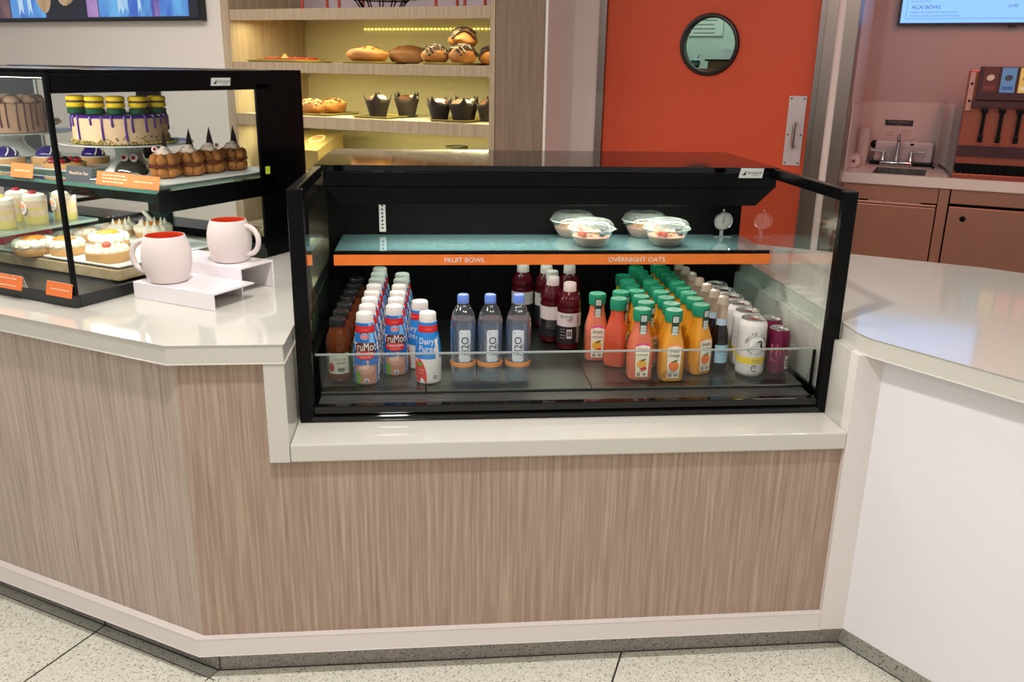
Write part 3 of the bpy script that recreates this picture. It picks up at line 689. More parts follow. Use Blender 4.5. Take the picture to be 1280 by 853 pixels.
# ---- dark red flavoured water
VIT_PROF = [(0, 0), (0.028, 0), (0.0335, 0.005), (0.0352, 0.014), (0.0356, 0.026), (0.0352, 0.030), (0.0352, 0.116), (0.0358, 0.119), (0.0358, 0.124), (0.0342, 0.128), (0.0342, 0.131), (0.0358, 0.136), (0.0345, 0.148), (0.0285, 0.164), (0.0205, 0.175), (0.0165, 0.180)]
vrf = rad_of(VIT_PROF[2:])
RED_DRINK = jelly('red_drink', (0.42, 0.03, 0.05), (88, 14, 26), 0.72, 0.06)
def vit_bottle():
    t = thing('flavoured_water_bottle', 'x', 'bottle')
    m = MB(); m.lathe(dens(VIT_PROF, 0.01), 40); b = m.build('body', RED_DRINK, t)
    m = MB(); n = 48; R0 = 0.0357
    m.lathe([(R0, 0.022), (R0, 0.075)], 48, mi=1); m.lathe([(R0, 0.075), (R0, 0.116)], 48, mi=0)
    P = wrapP(lambda z: R0, 0.0005)
    m.text('vitamin', P, 0.0235, 0.0490, w=0.050, mi=0, rot=PI/2, sy=1.25); m.text('water', P, 0.0235, 0.0950, w=0.036, mi=4, rot=PI/2, sy=1.25)
    m.patch(rrect(0.016, 0.028, 0.001, -0.003, 0.053, sub=True), P, 0, c=(-0.003, 0.053))
    P2 = wrapP(lambda z: R0, 0.0010)
    for k in range(7): m.patch(rdense(0.0008+0.0006*(k % 3), 0.016, -0.0090+k*0.0020, 0.054, 2), P2, 2)
    for k in range(4): m.text(('8.33 FL OZ', 'power-c', 'vitamins', 'b5 b6 b12')[k], P, -0.024, 0.066-k*0.009, w=0.017, mi=0)
    m.text('B12', P2, -0.022, 0.106, h=0.008, mi=2); m.text('67', P2, -0.006, 0.101, h=0.012, mi=3, rot=PI/2); m.text('100', P2, 0.002, 0.101, h=0.010, mi=3, rot=PI/2)
    # the back of the label: small print and a round mark, seen where the bottle is turned
    for k in range(6): m.text('nutrient enhanced water beverage', P, 0.075+0.002*(k % 2), 0.074-k*0.005, w=0.034-0.004*(k % 3), mi=0)
    m.patch(ell(0.005, 0.006, 14, 0.101, 0.043), P, 0)
    m.build('label', [mat('vit_label_white', (222, 204, 200), rough=0.45), mat('vit_label_black', (26, 22, 26), rough=0.45), INK, mat('vit_grey', (130, 120, 120)), mat('vit_rose', (170, 70, 90))], t)
    m = MB(); cap_lathe(m, 0.0192, 0.1805, 0.202, 40); m.lathe([(0.0195, 0.1775), (0.0195, 0.1802), (0, 0.1802)], 32); m.build('cap', mat('cap_pinkish', (222, 202, 196), rough=0.4), t)
    return t
vb = vit_bottle()
p = rowpos([(712.7, 353.5), (691.4, 346.2), (689.9, 338), (683.3, 330.7), (655.9, 329.4), (704.3, 329.4)], 0.202)
vl = ['dark red flavoured water bottle standing in front, with barcode on its black label', 'dark red flavoured water bottle just behind and left of the front one', 'dark red flavoured water bottle third back, hidden but for its cap and shoulder', 'dark red flavoured water bottle fourth back in the line of them', 'dark red flavoured water bottle standing alone above the right-hand water bottle', 'dark red flavoured water bottle at the back, right behind the front one']
vpos = [(p[0].x, p[0].y), (p[1].x, p[1].y), (p[2].x, p[1].y+0.080), (p[3].x-0.002, p[1].y+0.158), (p[4].x-0.006, p[4].y-0.01), (p[5].x+0.016, p[1].y+0.158)]
for i, (x, y) in enumerate(vpos): place(vb, i == 0, (x, min(y, 0.852), DKP), (0.0, -2.35, -2.3, -2.35, -2.45, -2.3)[i], vl[i], 'dark red flavoured waters')

# ---- juice bottles with green caps
JUICE_PROF = [(0, 0), (0.0275, 0), (0.0305, 0.003), (0.0315, 0.010), (0.0318, 0.070), (0.0315, 0.092), (0.0290, 0.108), (0.0250, 0.126), (0.0218, 0.142), (0.0205, 0.156), (0.0203, 0.168)]
GREEN_CAP = mat('green_cap', (14, 126, 90), rough=0.38, noise_amt=0.05); TAG_GREEN = mat('tag_dark_green', (22, 62, 48), rough=0.5)
LABEL_CREAM = mat('juice_label', (240, 228, 208), rough=0.5); FRUIT_O = mat('fruit_orange', (240, 120, 40), rough=0.5); LEAF = mat('leaf_print', (70, 110, 50), rough=0.5)
def juice_bottle(kind):
    col = {'orange': (218, 150, 40), 'pink': (206, 108, 78), 'red': (200, 78, 46), 'yellow': (218, 192, 66)}[kind]
    t = thing('juice_bottle', 'x', 'bottle')
    J = mat('juice_'+kind, col, rough=0.12, spec=0.6, sss=0.25, coat=0.3)
    m = MB(); pr = dens(JUICE_PROF, 0.012); vs = []
    # square below, round at the neck
    seg = 40; rows = []
    for r, z in pr:
        k = min(1, max(0, (z-0.085)/0.06)); sq = 4.5*(1-k)+2*k
        rows.append((r, z, sq))
    base = len(m.v); fs = []
    for r, z, sq in rows:
        for i in range(seg):
            a = 2*PI*i/seg; kk = 1/((abs(math.sin(a))**sq+abs(math.cos(a))**sq)**(1/sq)); vs.append((r*kk*math.sin(a), -r*kk*math.cos(a), z))
    for q in range(len(rows)-1):
        for i in range(seg): fs.append((q*seg+i, q*seg+(i+1) % seg, (q+1)*seg+(i+1) % seg, (q+1)*seg+i))
    fs.append(tuple(range((len(rows)-1)*seg, len(rows)*seg)))
    m.add(vs, fs); m.build('body', J, t)
    Y = 0.0325
    P = lambda x, y: Vector((x, -Y-0.0002-(0.0 if y < 0.092 else -(y-0.092)*0.12), y)); P2 = lambda x, y: P(x, y)+Vector((0, -0.0004, 0)); P3 = lambda x, y: P(x, y)+Vector((0, -0.0008, 0))
    m = MB(); lw, lz0, lz1 = 0.037, 0.012, 0.102
    m.patch([(-lw/2+0.002, lz0), (0, lz0), (lw/2-0.002, lz0), (lw/2-0.0005, 0.05), (lw/2+0.001, lz1), (lw/4, lz1+0.004), (0, lz1+0.0052), (-lw/4, lz1+0.004), (-lw/2-0.001, lz1), (-lw/2+0.0005, 0.05)], P, 0)
    m.patch([(-lw/2-0.001, lz1-0.004), (0, lz1+0.0005), (lw/2+0.001, lz1-0.004), (lw/2+0.001, lz1), (lw/4, lz1+0.004), (0, lz1+0.0052), (-lw/4, lz1+0.004), (-lw/2-0.001, lz1)], P2, 1, c=(0, lz1+0.002))
    m.text('Simply', P2, 0, 0.0885, w=0.030, mi=2, shear=0.25, sy=1.2); m.text({'orange': 'Orange', 'pink': 'Lemonade', 'red': 'Punch', 'yellow': 'Lemonade'}[kind], P2, 0, 0.0750, w=0.031, mi=2, shear=0.25, sy=1.2)
    if kind == 'orange': m.patch(ell(0.0145, 0.0145, 22, 0.0005, 0.046), P2, 3)
    else:
        m.patch(ell(0.0135, 0.0135, 22, -0.001, 0.048), P2, 4); m.patch(ell(0.006, 0.0055, 14, 0.007, 0.036), P3, 5); m.patch(ell(0.005, 0.005, 14, 0.0005, 0.034), P3, 5)
    m.patch(ell(0.0085, 0.0026, 14, 0.003, 0.060, 0.45), P3, 6); m.text('100% FRUIT', P2, 0, 0.0275, w=0.020, mi=2)
    m.patch(rdense(0.010, 0.009, -0.0085, 0.0195, 3), P2, 7); m.patch(rdense(0.010, 0.007, 0.0075, 0.0195, 3), P2, 7)
    m.build('label', [LABEL_CREAM, mat('label_arch_'+kind, {'orange': (240, 150, 80), 'pink': (214, 60, 130), 'red': (226, 150, 40), 'yellow': (236, 210, 60)}[kind]), INK, FRUIT_O, mat('fruit_yellow', (240, 178, 60)), mat('berry_print', (214, 50, 40)), LEAF, mat('print_grey', (150, 142, 130))], t)
    m = MB(); cap_lathe(m, 0.0236, 0.164, 0.195, 44, flare=0.0008)
    m.box(-0.004, 0.004, -0.002, 0.002, 0.1949, 0.1953, 1)
    cp = m.build('cap', [GREEN_CAP, mat('cap_slot', (8, 70, 48))], t)
    m = MB(); n = 6
    Rc = 0.0252
    PT = lambda x, y: Vector((math.sin(x/Rc)*(Rc if y > 0.163 else Rc-0.0012), -math.cos(x/Rc)*(Rc if y > 0.163 else Rc-0.0012), y))
    m.patch(rrect(0.021, 0.072, 0.002, 0, 0.149, sub=True), PT, 0, rings=6); PT2 = lambda x, y: PT(x, y)+Vector((PT(x, y).x, PT(x, y).y, 0)).normalized()*0.0006
    m.patch(rrect(0.015, 0.016, 0.0008, 0, 0.1735, sub=True), PT2, 1); m.patch(rrect(0.0155, 0.031, 0.0008, 0, 0.1385, sub=True), PT2, 1)
    PT3 = lambda x, y: PT(x, y)+Vector((PT(x, y).x, PT(x, y).y, 0)).normalized()*0.0010
    for yy, s in ((0.177, 'NON'), (0.170, 'GMO'), (0.147, 'NOT'), (0.1385, 'FROM'), (0.1300, 'CONC.')): m.text(s, PT3, 0, yy, w=0.012, mi=0)
    m.build('cap_tag', [TAG_GREEN, mat('tag_white', (206, 212, 200))], cp)
    return t
JO = juice_bottle('orange'); JP = juice_bottle('pink'); JR = juice_bottle('red'); JY = juice_bottle('yellow')
g = 'green-capped juices'; gp = 'pink juices'; hJ = 0.195
pA = rowpos([(803.5, 386.3)], hJ)[0]
place(JP, True, (pA.x, pA.y+0.003, DKP), 0.0, 'pink juice bottle with a magenta-topped label, at the front edge of the packed green caps', gp)
q = rowpos([(747.1, 366.8), (775.5, 365.6), (773.1, 372.7)], hJ)
dup(JP, (q[0].x, q[0].y, DKP), -0.03, 'pink juice bottle with green cap, nearest the dark red waters', gp)
place(JR, True, (q[2].x+0.001, q[2].y-0.004, DKP), 1.05, 'deep orange-red juice bottle turned so its label faces sideways', 'orange-red juices')
dup(JR, (q[1].x+0.004, q[1].y+0.010, DKP), 0.9, 'orange-red juice bottle hidden behind the one whose label faces sideways', 'orange-red juices')
A_ = [(816.3, 380), (814, 373.8), (808.1, 366.9), (805.3, 360.9), (798.8, 355), (793.5, 348.8)]
pts = rowpos(A_, hJ)
for i, p in enumerate(pts):
    y = pts[0].y+0.020+i*0.0645; x = 1.2615+0.0012*i
    l = '%s bottle behind the front pink juice in the row of green caps' % ('first' if i == 0 else ORD[i] if i < 5 else 'rearmost')
    if i >= 3: place(JY, i == 3, (x, y, DKP), 1.5+jit(i, .06), 'yellow lemonade ' + l, 'yellow lemonades')
    else: place(JO, i == 0, (x, y, DKP), (0.75 if i == 0 else 1.52+jit(i, .06)), 'orange juice ' + l, g)
pB = rowpos([(843.1, 387.5)], hJ)[0]
for i in range(9):
    dup(JO, (pB.x+0.0022*min(i, 4)+0.009*(i > 0), pB.y+0.002+i*0.0655, DKP), (0.0 if i == 0 else jit(i+40, .07)), '%s orange juice bottle in the middle row of green caps' % ('frontmost' if i == 0 else ORD[i]+' from the front' if i < 8 else 'rearmost'), g)
pC = rowpos([(876.9, 380.6)], hJ)[0]
for i in range(9):
    dup(JO, (pC.x+0.0016*i, pC.y+i*0.0655, DKP), (0.42 if i == 0 else 0.1+jit(i+60, .07)), '%s orange juice bottle in the row of green caps beside the wine' % ('frontmost' if i == 0 else ORD[i]+' from the front' if i < 8 else 'rearmost'), g)

# ---- small wine bottles
def wine_bottle():
    t = thing('wine_bottle', 'x', 'bottle')
    WP = [(0, 0.002), (0.020, 0), (0.0235, 0.004), (0.0240, 0.012), (0.0238, 0.092), (0.0215, 0.108), (0.0170, 0.124), (0.0140, 0.134), (0.0130, 0.150), (0.0128, 0.190)]
    m = MB(); m.lathe(dens(WP, 0.01), 32); m.build('body', mat('dark_glass', (18, 10, 14), rough=0.06, spec=0.7), t)
    P = wrapP(rad_of(WP[2:]), 0.0006); P2 = wrapP(rad_of(WP[2:]), 0.0011); m = MB()
    m.patch(rrect(0.046, 0.052, 0.003, 0, 0.050, sub=True), P, 0, rings=6); m.text('LaMarca', P2, 0, 0.058, w=0.030, mi=1); m.text('PROSECCO', P2, 0, 0.048, w=0.020, mi=2); m.text('extra dry', P2, 0, 0.036, w=0.014, mi=2)
    m.build('label', [mat('label_sky', (156, 196, 216), rough=0.45), mat('label_navy', (28, 40, 70)), mat('label_slate', (80, 110, 136))], t)
    m = MB(); m.lathe([(0.0152, 0.128), (0.0146, 0.136), (0.0142, 0.1485), (0.0138, 0.1485), (0.0138, 0.128)], 28); m.build('neck_label', mat('neck_sky', (172, 198, 214), rough=0.4), t)
    m = MB(); m.lathe([(0.0142, 0.148), (0.0140, 0.178), (0.0148, 0.181), (0.0152, 0.186), (0.0162, 0.188), (0.0162, 0.193), (0.0150, 0.196), (0.0152, 0.202), (0.0130, 0.210), (0.0070, 0.213), (0, 0.2135)], 28)
    m.build('foil', mat('foil_champagne', (196, 178, 158), rough=0.35, metal=0.55, noise_amt=0.06, noise_scale=120), t)
    return t
wn = wine_bottle(); p0 = rowpos([(905, 370.6)], 0.2115)[0]
for i in range(7):
    y = p0.y+i*0.0725; x = p0.x-0.001*i if i < 4 else p0.x-0.004
    place(wn, i == 0, (x, y, DKP), 0.05+jit(i, 0.3), '%s small foil-necked wine bottle in the row by the white cans' % ('frontmost' if i == 0 else ORD[i]+' from the front' if i < 6 else 'rearmost'), 'small wine bottles')

# ---- cans
def can(name, r, h, body_mats, draw):
    t = thing(name, 'x', 'can')
    m = MB(); BP = [(0, 0.003), (r*0.70, 0.003), (r*0.76, 0), (r*0.82, 0.001), (r*0.98, 0.010), (r, 0.014), (r, h-0.018), (r*0.97, h-0.013), (r*0.86, h-0.0045), (r*0.845, h-0.002)]
    m.lathe(dens(BP, 0.012), 44); m.build('body', body_mats[0], t)
    m = MB(); m.lathe([(r*0.845, h-0.003), (r*0.87, h-0.001), (r*0.86, h), (r*0.82, h-0.0005), (r*0.78, h-0.005), (r*0.70, h-0.0052), (0, h-0.0045)], 44); ld = m.build('lid', mat(name+'_lid', (196, 194, 190), rough=0.25, metal=0.9), t)
    m = MB(); T = Matrix.Translation((0, 0, h-0.0045)); m.prism(ell(r*0.20, r*0.30, 18, 0, -r*0.10), 0.0004, 0.0018, M=T); m.lathe([(0, 0.0022), (0.003, 0.002), (0.0032, 0)], 12, M=T); m.tube([Vector((r*0.30*math.cos(a), -r*0.38+r*0.24*math.sin(a), h-0.0042)) for a in [2*PI*k/18 for k in range(18)]], 0.0006, 5, closed=True)
    m.build('tab', CHROME, ld)
    draw(t, r, h); return t
def draw_white(t, r, h):
    P = wrapP(lambda z: r, 0.0006); P2 = wrapP(lambda z: r, 0.0011); P3 = wrapP(lambda z: r, 0.0016); m = MB()
    zc = 0.098; R = 0.0285
    # ring of lettering: WHITE CLAW over, HARD SELTZER under
    def arc(word, rad, a0, a1, hgt, up):
        n = len(word)
        for i, ch in enumerate(word):
            if ch == ' ': continue
            a = math.radians(a0+(a1-a0)*i/(n-1)); x = rad*math.cos(a); y = zc+rad*math.sin(a)
            m.text(ch, P, x, y, h=hgt, mi=0, rot=(a-PI/2) if up else (a+PI/2))
    arc('WHITE CLAW', R, 168, 12, 0.0085, True); arc('HARD SELTZER', R+0.0005, 212, 328, 0.0048, False)
    m.patch(ell(0.0215, 0.0215, 30, 0, zc), P, 0); m.patch(ell(0.0207, 0.0207, 30, 0, zc), P2, 1)
    for k in range(5):
        y = zc-0.010+k*0.0045; m.tube([P3(-0.016+0.003*k+0.004*i, y+0.0018*math.sin(i*1.3+k)) for i in range(6-k//2)], 0.0006, 5, mi=2)
    # breaking wave mark
    m.tube([P3(0.016-0.001*i, zc-0.014+0.0022*i) for i in range(5)]+[P3(0.011+0.002*math.sin(i*0.5), zc-0.003+0.0026*i) for i in range(4)]+[P3(0.010-0.004*i, zc+0.009-0.0012*i*i) for i in range(3)], [0.0022, 0.0026, 0.003, 0.003, 0.003, 0.0028, 0.0026, 0.0024, 0.0022, 0.002, 0.0016, 0.001], 6, mi=0)
    m.lathe([(r+0.0005, 0.040), (r+0.0005, 0.0595)], 44, mfun=lambda tt, z: 3)
    m.text('Mango', P2, 0.002, 0.050, w=0.022, mi=2); m.text('NATURALLY FLAVORED', P2, 0.002, 0.0435, w=0.026, mi=2)
    m.tube([P(0.0095*math.cos(a), 0.0285+0.0085*math.sin(a)) for a in [math.radians(60+24*k) for k in range(11)]], 0.0010, 5, mi=0); m.tube([P(0.0030*math.cos(a), 0.029+0.003*math.sin(a)) for a in [math.radians(-30+30*k) for k in range(7)]], 0.0008, 5, mi=0)
    m.text('12 FL OZ  5% ALC/VOL', P, 0, 0.0145, w=0.042, mi=2)
    for k in range(12): m.text('INGREDIENTS CARBONATED WATER', P, -0.062, 0.125-k*0.007, w=0.036-0.003*(k % 3), mi=2)
    m.build('print', [INK, WHITE, mat('print_mid_grey', (130, 126, 122)), mat('mango_yellow', (238, 206, 60), rough=0.4)], t)
def draw_purple(t, r, h):
    P = wrapP(lambda z: r, 0.0006); P2 = wrapP(lambda z: r, 0.0011); m = MB()
    m.patch(rdense(0.015, 0.036, 0.019, 0.038, 5), P, 0)
    for k in range(11): m.patch(rdense(0.012, 0.0008+0.0009*(k % 3), 0.019, 0.024+k*0.0026, 2), P2, 1)
    for k, (x, s) in enumerate(((-0.004, 'SPARKLING'), (0.003, 'BLACK CHERRY'), (0.0095, 'DARK BERRY'))): m.text(s, P, x, 0.070-0.008*k, h=0.004, mi=2, rot=PI/2)
    m.text('FIZZ', P, -0.022, 0.066, w=0.05, mi=2, rot=PI/2); m.text('FRUIT', P, 0.021, 0.098, w=0.02, mi=3)
    m.patch(ell(0.008, 0.010, 18, -0.018, 0.026), P, 3)
    m.build('print', [WHITE, INK, mat('print_rose', (196, 110, 134)), mat('print_plum', (92, 16, 60))], t)
cw = can('white_can', 0.0385, 0.163, [mat('can_white', (224, 220, 214), rough=0.35, metal=0.1)], draw_white)
p0 = rowpos([(942.5, 397.3)], 0.163)[0]
for i in range(6):
    place(cw, i == 0, (p0.x+0.0075*i-0.0007*i*i+0.004*(i > 0), p0.y+i*0.0795, DKP), (0.02 if i == 0 else 0.85+jit(i)), '%s white seltzer can in the row between wine and purple cans' % ('frontmost' if i == 0 else ORD[i]+' from the front' if i < 5 else 'rearmost'), 'white cans')
cp_ = can('purple_can', 0.0318, 0.131, [mat('can_purple', (118, 26, 66), rough=0.28, metal=0.45)], draw_purple)
q = rowpos([(973.7, 409.5), (957, 395)], 0.131)
place(cp_, True, (q[0].x+0.002, q[0].y-0.003, DKP), 0.0, 'purple can at the front by the right glass side', 'purple cans')
dup(cp_, (q[1].x+0.012, q[0].y+0.098, DKP), 0.5, 'purple can behind the front purple one, mostly hidden by white cans', 'purple cans')

# ---- amber juice with black caps
def amber_bottle():
    t = thing('amber_bottle', 'x', 'bottle')
    AP = [(0, 0.002), (0.028, 0), (0.0325, 0.006), (0.0330, 0.020), (0.0322, 0.024), (0.0322, 0.080), (0.0332, 0.084), (0.0332, 0.100), (0.0305, 0.120), (0.0240, 0.136), (0.0200, 0.143), (0.0195, 0.152)]
    m = MB(); m.lathe(dens(AP, 0.01), 32); m.build('body', jelly('amber_drink', (0.50, 0.24, 0.06), (112, 56, 22), 0.62, 0.06), t)
    m = MB(); m.lathe([(0.0330, 0.024), (0.0330, 0.080)], 36, mfun=lambda tt, z: 0 if abs(tt) < 0.9 and z < 0.2 else 1)
    P = wrapP(lambda z: 0.0334, 0.0006); P2 = wrapP(lambda z: 0.0334, 0.0011)
    m.patch(ell(0.008, 0.012, 16, -0.020, 0.042), P, 2); m.text('ICED TEA', P, 0.004, 0.064, w=0.030, mi=3); m.text('LEMON', P, 0.006, 0.054, w=0.024, mi=3); m.patch(ell(0.010, 0.006, 14, 0.006, 0.036), P, 4); m.text('100%', P2, 0.006, 0.036, w=0.014, mi=1)
    m.build('label', [mat('amber_label', (190, 190, 172), rough=0.5), mat('amber_label_green', (66, 100, 50), rough=0.5), mat('amber_red', (170, 44, 36)), mat('label_dark_green', (36, 60, 34)), mat('amber_grey', (110, 112, 100))], t)
    m = MB(); cap_lathe(m, 0.0212, 0.150, 0.170, 40); m.build('cap', mat('cap_black', (12, 13, 13), rough=0.35), t)
    return t
am = amber_bottle(); p0 = rowpos([(421.6, 397.4)], 0.170)[0]
for i in range(7):
    place(am, i == 0, (p0.x+0.0025*i, p0.y+i*0.0752, DKP), jit(i, 0.25), '%s black-capped amber drink in the row by the left glass side' % ('frontmost' if i == 0 else ORD[i]+' from the front' if i < 6 else 'rearmost'), 'amber drinks')

# ---- clear bowls on the glass shelf
def bowl():
    t = thing('lidded_bowl', 'x', 'bowl')
    m = MB(); m.lathe([(0, 0.0015), (0.040, 0), (0.044, 0.003), (0.0585, 0.026), (0.066, 0.046), (0.070, 0.049), (0.072, 0.052)], 40)
    for a in (0.9, -0.9+PI): m.prism([(0.064+0.0, -0.008), (0.079, -0.006), (0.081, 0), (0.079, 0.006), (0.064, 0.008)], 0.0485, 0.0505, M=Matrix.Rotation(a-0.9, 4, 'Z'))
    m.build('bowl', PLASTIC, t)
    m = MB(); m.lathe([(0.073, 0.0522), (0.073, 0.056), (0.070, 0.057), (0.067, 0.068), (0.058, 0.077), (0.047, 0.080), (0.040, 0.077), (0, 0.077)], 40); m.build('lid', frosted('lid_plastic', (0.93, 0.96, 0.94), (196, 214, 200), 0.12, 1.6), t)
    m = MB(); m.lathe([(0, 0.003), (0.040, 0.002), (0.052, 0.016), (0.0590, 0.030), (0.030, 0.040), (0, 0.043)], 32); m.build('oats', mat('oats_pink', (142, 100, 78), rough=0.8, noise_amt=0.25, noise_scale=90, bump=0.6, bump_scale=120), t)
    m = MB(); rr = random.Random(3)
    for k in range(46):
        a = rr.uniform(0, 2*PI); d = 0.042*math.sqrt(rr.random()); m.blob((d*math.cos(a), d*math.sin(a), 0.040-0.14*d+rr.uniform(0, 0.006)), 0.006, (1, 0.8, 0.6), 0.25, 1.5, k, 8, 5)
    m.build('granola', mat('granola', (158, 116, 62), rough=0.8, noise_amt=0.25, noise_scale=60), t)
    m = MB(); m.tube([(0.0725*math.cos(a), 0.0725*math.sin(a), 0.0535) for a in [2*PI*k/40 for k in range(40)]], 0.0018, 6, closed=True); m.build('rim', frosted('rim_plastic', (0.9, 0.94, 0.92), (206, 222, 208), 0.5, 1.5), t)
    for (x, y, z, a) in ((-0.036, -0.022, 0.043, 0.4), (-0.028, -0.036, 0.041, 0.0)):
        m = MB(); m.blob((x, y, z), 0.013, (0.8, 0.6, 1.0), 0.08, 2, 1, 14, 9, M=None); m.build('strawberry', mat('strawberry_cut', (226, 88, 66), rough=0.35, noise_amt=0.2, noise_scale=120), t)
    for (x, y, z) in ((0.034, -0.026, 0.040), (0.040, -0.014, 0.043), (0.026, -0.036, 0.038), (0.030, -0.018, 0.048)):
        m = MB(); m.blob((x, y, z), 0.0085, (1, 1, 0.9), 0.04, 2, 2, 14, 9); m.build('blueberry', mat('blueberry', (44, 44, 58), rough=0.5), t)
    return t
bw_ = bowl()
def shelf_at(px, py): return at_z(px, py, SHZ)
lb = shelf_at(742, 311); rb = shelf_at(837.5, 310.3)
bl = [(lb.x, lb.y+0.052, 0.0, 'clear lidded bowl of oats with fruit, front one above the dark red drinks'), (rb.x, rb.y+0.052, 0.3, 'clear lidded bowl of oats with fruit, front one nearest the dial thermometer'),
      (lb.x-0.034, lb.y+0.200, 1.0, 'clear lidded bowl at the back of the shelf behind the left-hand front bowl'), (rb.x-0.036, rb.y+0.195, 2.2, 'clear lidded bowl at the back of the shelf behind the right-hand front bowl')]
for i, (x, y, a, l) in enumerate(bl): place(bw_, i == 0, (x, y, SHZ+0.0008), a, l, 'lidded bowls')
# ---- dial thermometer on the shelf
tp = at_z(904, 285, SHZ); tp = Vector((tp.x, max(tp.y, 0.79), SHZ)); tp = Vector((at_y(904, 271, 0.85).x, 0.85, SHZ+0.0008))
t = thing('dial_thermometer', 'round steel dial thermometer standing on the glass shelf', 'thermometer', tp)
RT_ = 12.3*mpp(tp); zc = RT_+0.018
MT = Matrix.Translation((0, 0, zc)) @ Matrix.Rotation(PI/2, 4, 'X')
m = MB(); m.lathe([(0, -0.010), (RT_*0.96, -0.010), (RT_, -0.006), (RT_, 0.005), (RT_*0.94, 0.008), (RT_*0.84, 0.006), (RT_*0.84, 0.002), (0, 0.002)], 36, M=MT); m.tube([(0, 0, zc+RT_), (0, 0, zc+RT_+0.006)], 0.004, 8); m.build('case', CHROME, t)
m = MB(); m.lathe([(0, 0.0028), (RT_*0.84, 0.0026)], 36, M=MT); Pd = lambda x, y: Vector((x, -0.0036, zc+y))
for k in range(24):
    a = math.radians(-50+280*k/23); r0_, r1_ = RT_*(0.72 if k % 4 else 0.62), RT_*0.8; m.add([Pd(r0_*math.cos(a)-.0004, r0_*math.sin(a)), Pd(r1_*math.cos(a)-.0004, r1_*math.sin(a)), Pd(r1_*math.cos(a)+.0005, r1_*math.sin(a)), Pd(r0_*math.cos(a)+.0005, r0_*math.sin(a))], [(0, 1, 2, 3)], 1)
m.build('dial', [mat('dial_face', (150, 150, 144), rough=0.4), INK], t)
m = MB(); m.prism([(-0.0009, -RT_*0.2), (0.0009, -RT_*0.2), (0.0004, RT_*0.68), (-0.0004, RT_*0.68)], -0.0046, -0.0040, axis='y', M=Matrix.Translation((0, 0, zc)) @ Matrix.Rotation(0.2, 4, 'Y')); m.build('needle', INK, t)
m = MB(); m.box(-RT_*0.9, RT_*0.9, -0.012, 0.012, 0, 0.003); m.box(-0.006, 0.006, 0.004, 0.0065, 0.003, zc-RT_*0.6); m.build('stand', CHROME, t)
# ================================================================== PASTRY DISPLAY CASE ON THE LEFT WING
CS, CD, CH = -0.359, 0.156, 0.585
case = thing('pastry_display_case', 'black-framed glass pastry display case on the left worktop', 'display case', W(CS, CD, H+0.0006), ROT)
CXL = -1.25
G_ = glass('case_glass', (0.975, 0.99, 0.985), refl=1.0)
m = MB(); m.box(CXL, 0, 0, 0.012, 0, 0.032); m.box(-0.012, 0, 0.012, 0.80, 0, 0.032); m.box(CXL, -0.012, 0.012, 0.80, 0, 0.026)
m.build('base_frame', mat('case_base', (30, 32, 33), rough=0.35), case, smooth=False, bevel=0.002)
m = MB(); m.box(-0.013, 0, 0, 0.011, 0.032, CH-0.02); m.build('corner_post', BLACK, case, smooth=False, bevel=0.002)
m = MB(); m.box(CXL, 0, 0, 0.014, CH-0.022, CH-0.004); m.box(CXL, 0, 0, 0.93, CH-0.012, CH-0.002); m.box(-0.010, 0, 0.014, 0.80, CH-0.058, CH-0.012)
m.box(-0.010, 0, 0.014, 0.80, CH-0.020, CH-0.016)
m.build('top_frame', BLACK, case, smooth=False, bevel=0.002)
m = MB(); m.box(CXL, 0.001, -0.001, 0.10, CH-0.0018, CH+0.0008); m.build('top_trim', mat('trim_silver', (190, 190, 190), rough=0.3, metal=0.6), case, smooth=False)
m = MB(); m.box(-0.0085, 0, 0.715, 0.79, 0.0, CH-0.04); m.box(-0.0085, 0, 0.30, 0.79, 0.20, 0.258)
m.build('side_frame', BLACK, case, smooth=False, bevel=0.0015)
m = MB(); m.box(CXL, 0.0005, 0.788, 0.935, 0.0, 0.05); m.box(CXL, 0.0005, 0.788, 0.935, CH-0.05, CH); m.box(-0.05, 0.0005, 0.788, 0.935, 0.05, CH-0.05); p1, p2 = sd(at_d(171, 120, CD+0.875)).x-CS, sd(at_d(195, 120, CD+0.875)).x-CS; m.box(p1, p2, 0.87, 0.90, 0.05, CH-0.05)
m.build('rear_housing', BLACK, case, smooth=False, bevel=0.002)
m = MB(); p3 = sd(at_d(47, 120, CD+0.905)).x-CS
m.box(p3, p2, 0.905, 0.909, 0.05, CH-0.05); m.box(p1, -0.05, 0.880, 0.884, 0.05, CH-0.05); m.build('rear_doors', glass('rear_glass', (0.92, 0.94, 0.935), refl=0.8), case, smooth=False)
m = MB(); m.box(CXL-0.3, p3-0.012, 0.903, 0.911, 0.05, CH-0.05); m.build('dark_rear_door', mat('rear_door_dark', (58, 64, 64), rough=0.3), case, smooth=False)
m = MB(); m.box(p3-0.011, p3, 0.902, 0.912, 0.05, CH-0.05); m.build('pale_strip', mat('upright_strip_pale', (200, 206, 200), rough=0.3), case, smooth=False)  # pale upright strip beside the dark rear door
m = MB(); m.box(CXL, -0.014, 0.003, 0.008, 0.04, CH-0.02); m.build('front_glass', G_, case, smooth=False)
m = MB(); m.box(-0.0075, -0.0035, 0.012, 0.79, 0.04, CH-0.05); m.build('side_glass', G_, case, smooth=False)
SZ = 0.2585                                     # upper shelf top, above the case foot
m = MB(); m.box(CXL, -0.030, 0.328, 0.86, SZ-0.010, SZ); m.build('glass_shelf', glass('case_shelf_glass', (0.66, 0.80, 0.76), refl=1.2), case, smooth=False)
m = MB(); m.box(CXL, -0.029, 0.3262, 0.3280, SZ-0.010, SZ); m.build('shelf_edge', GLASS_EDGE, case, smooth=False)
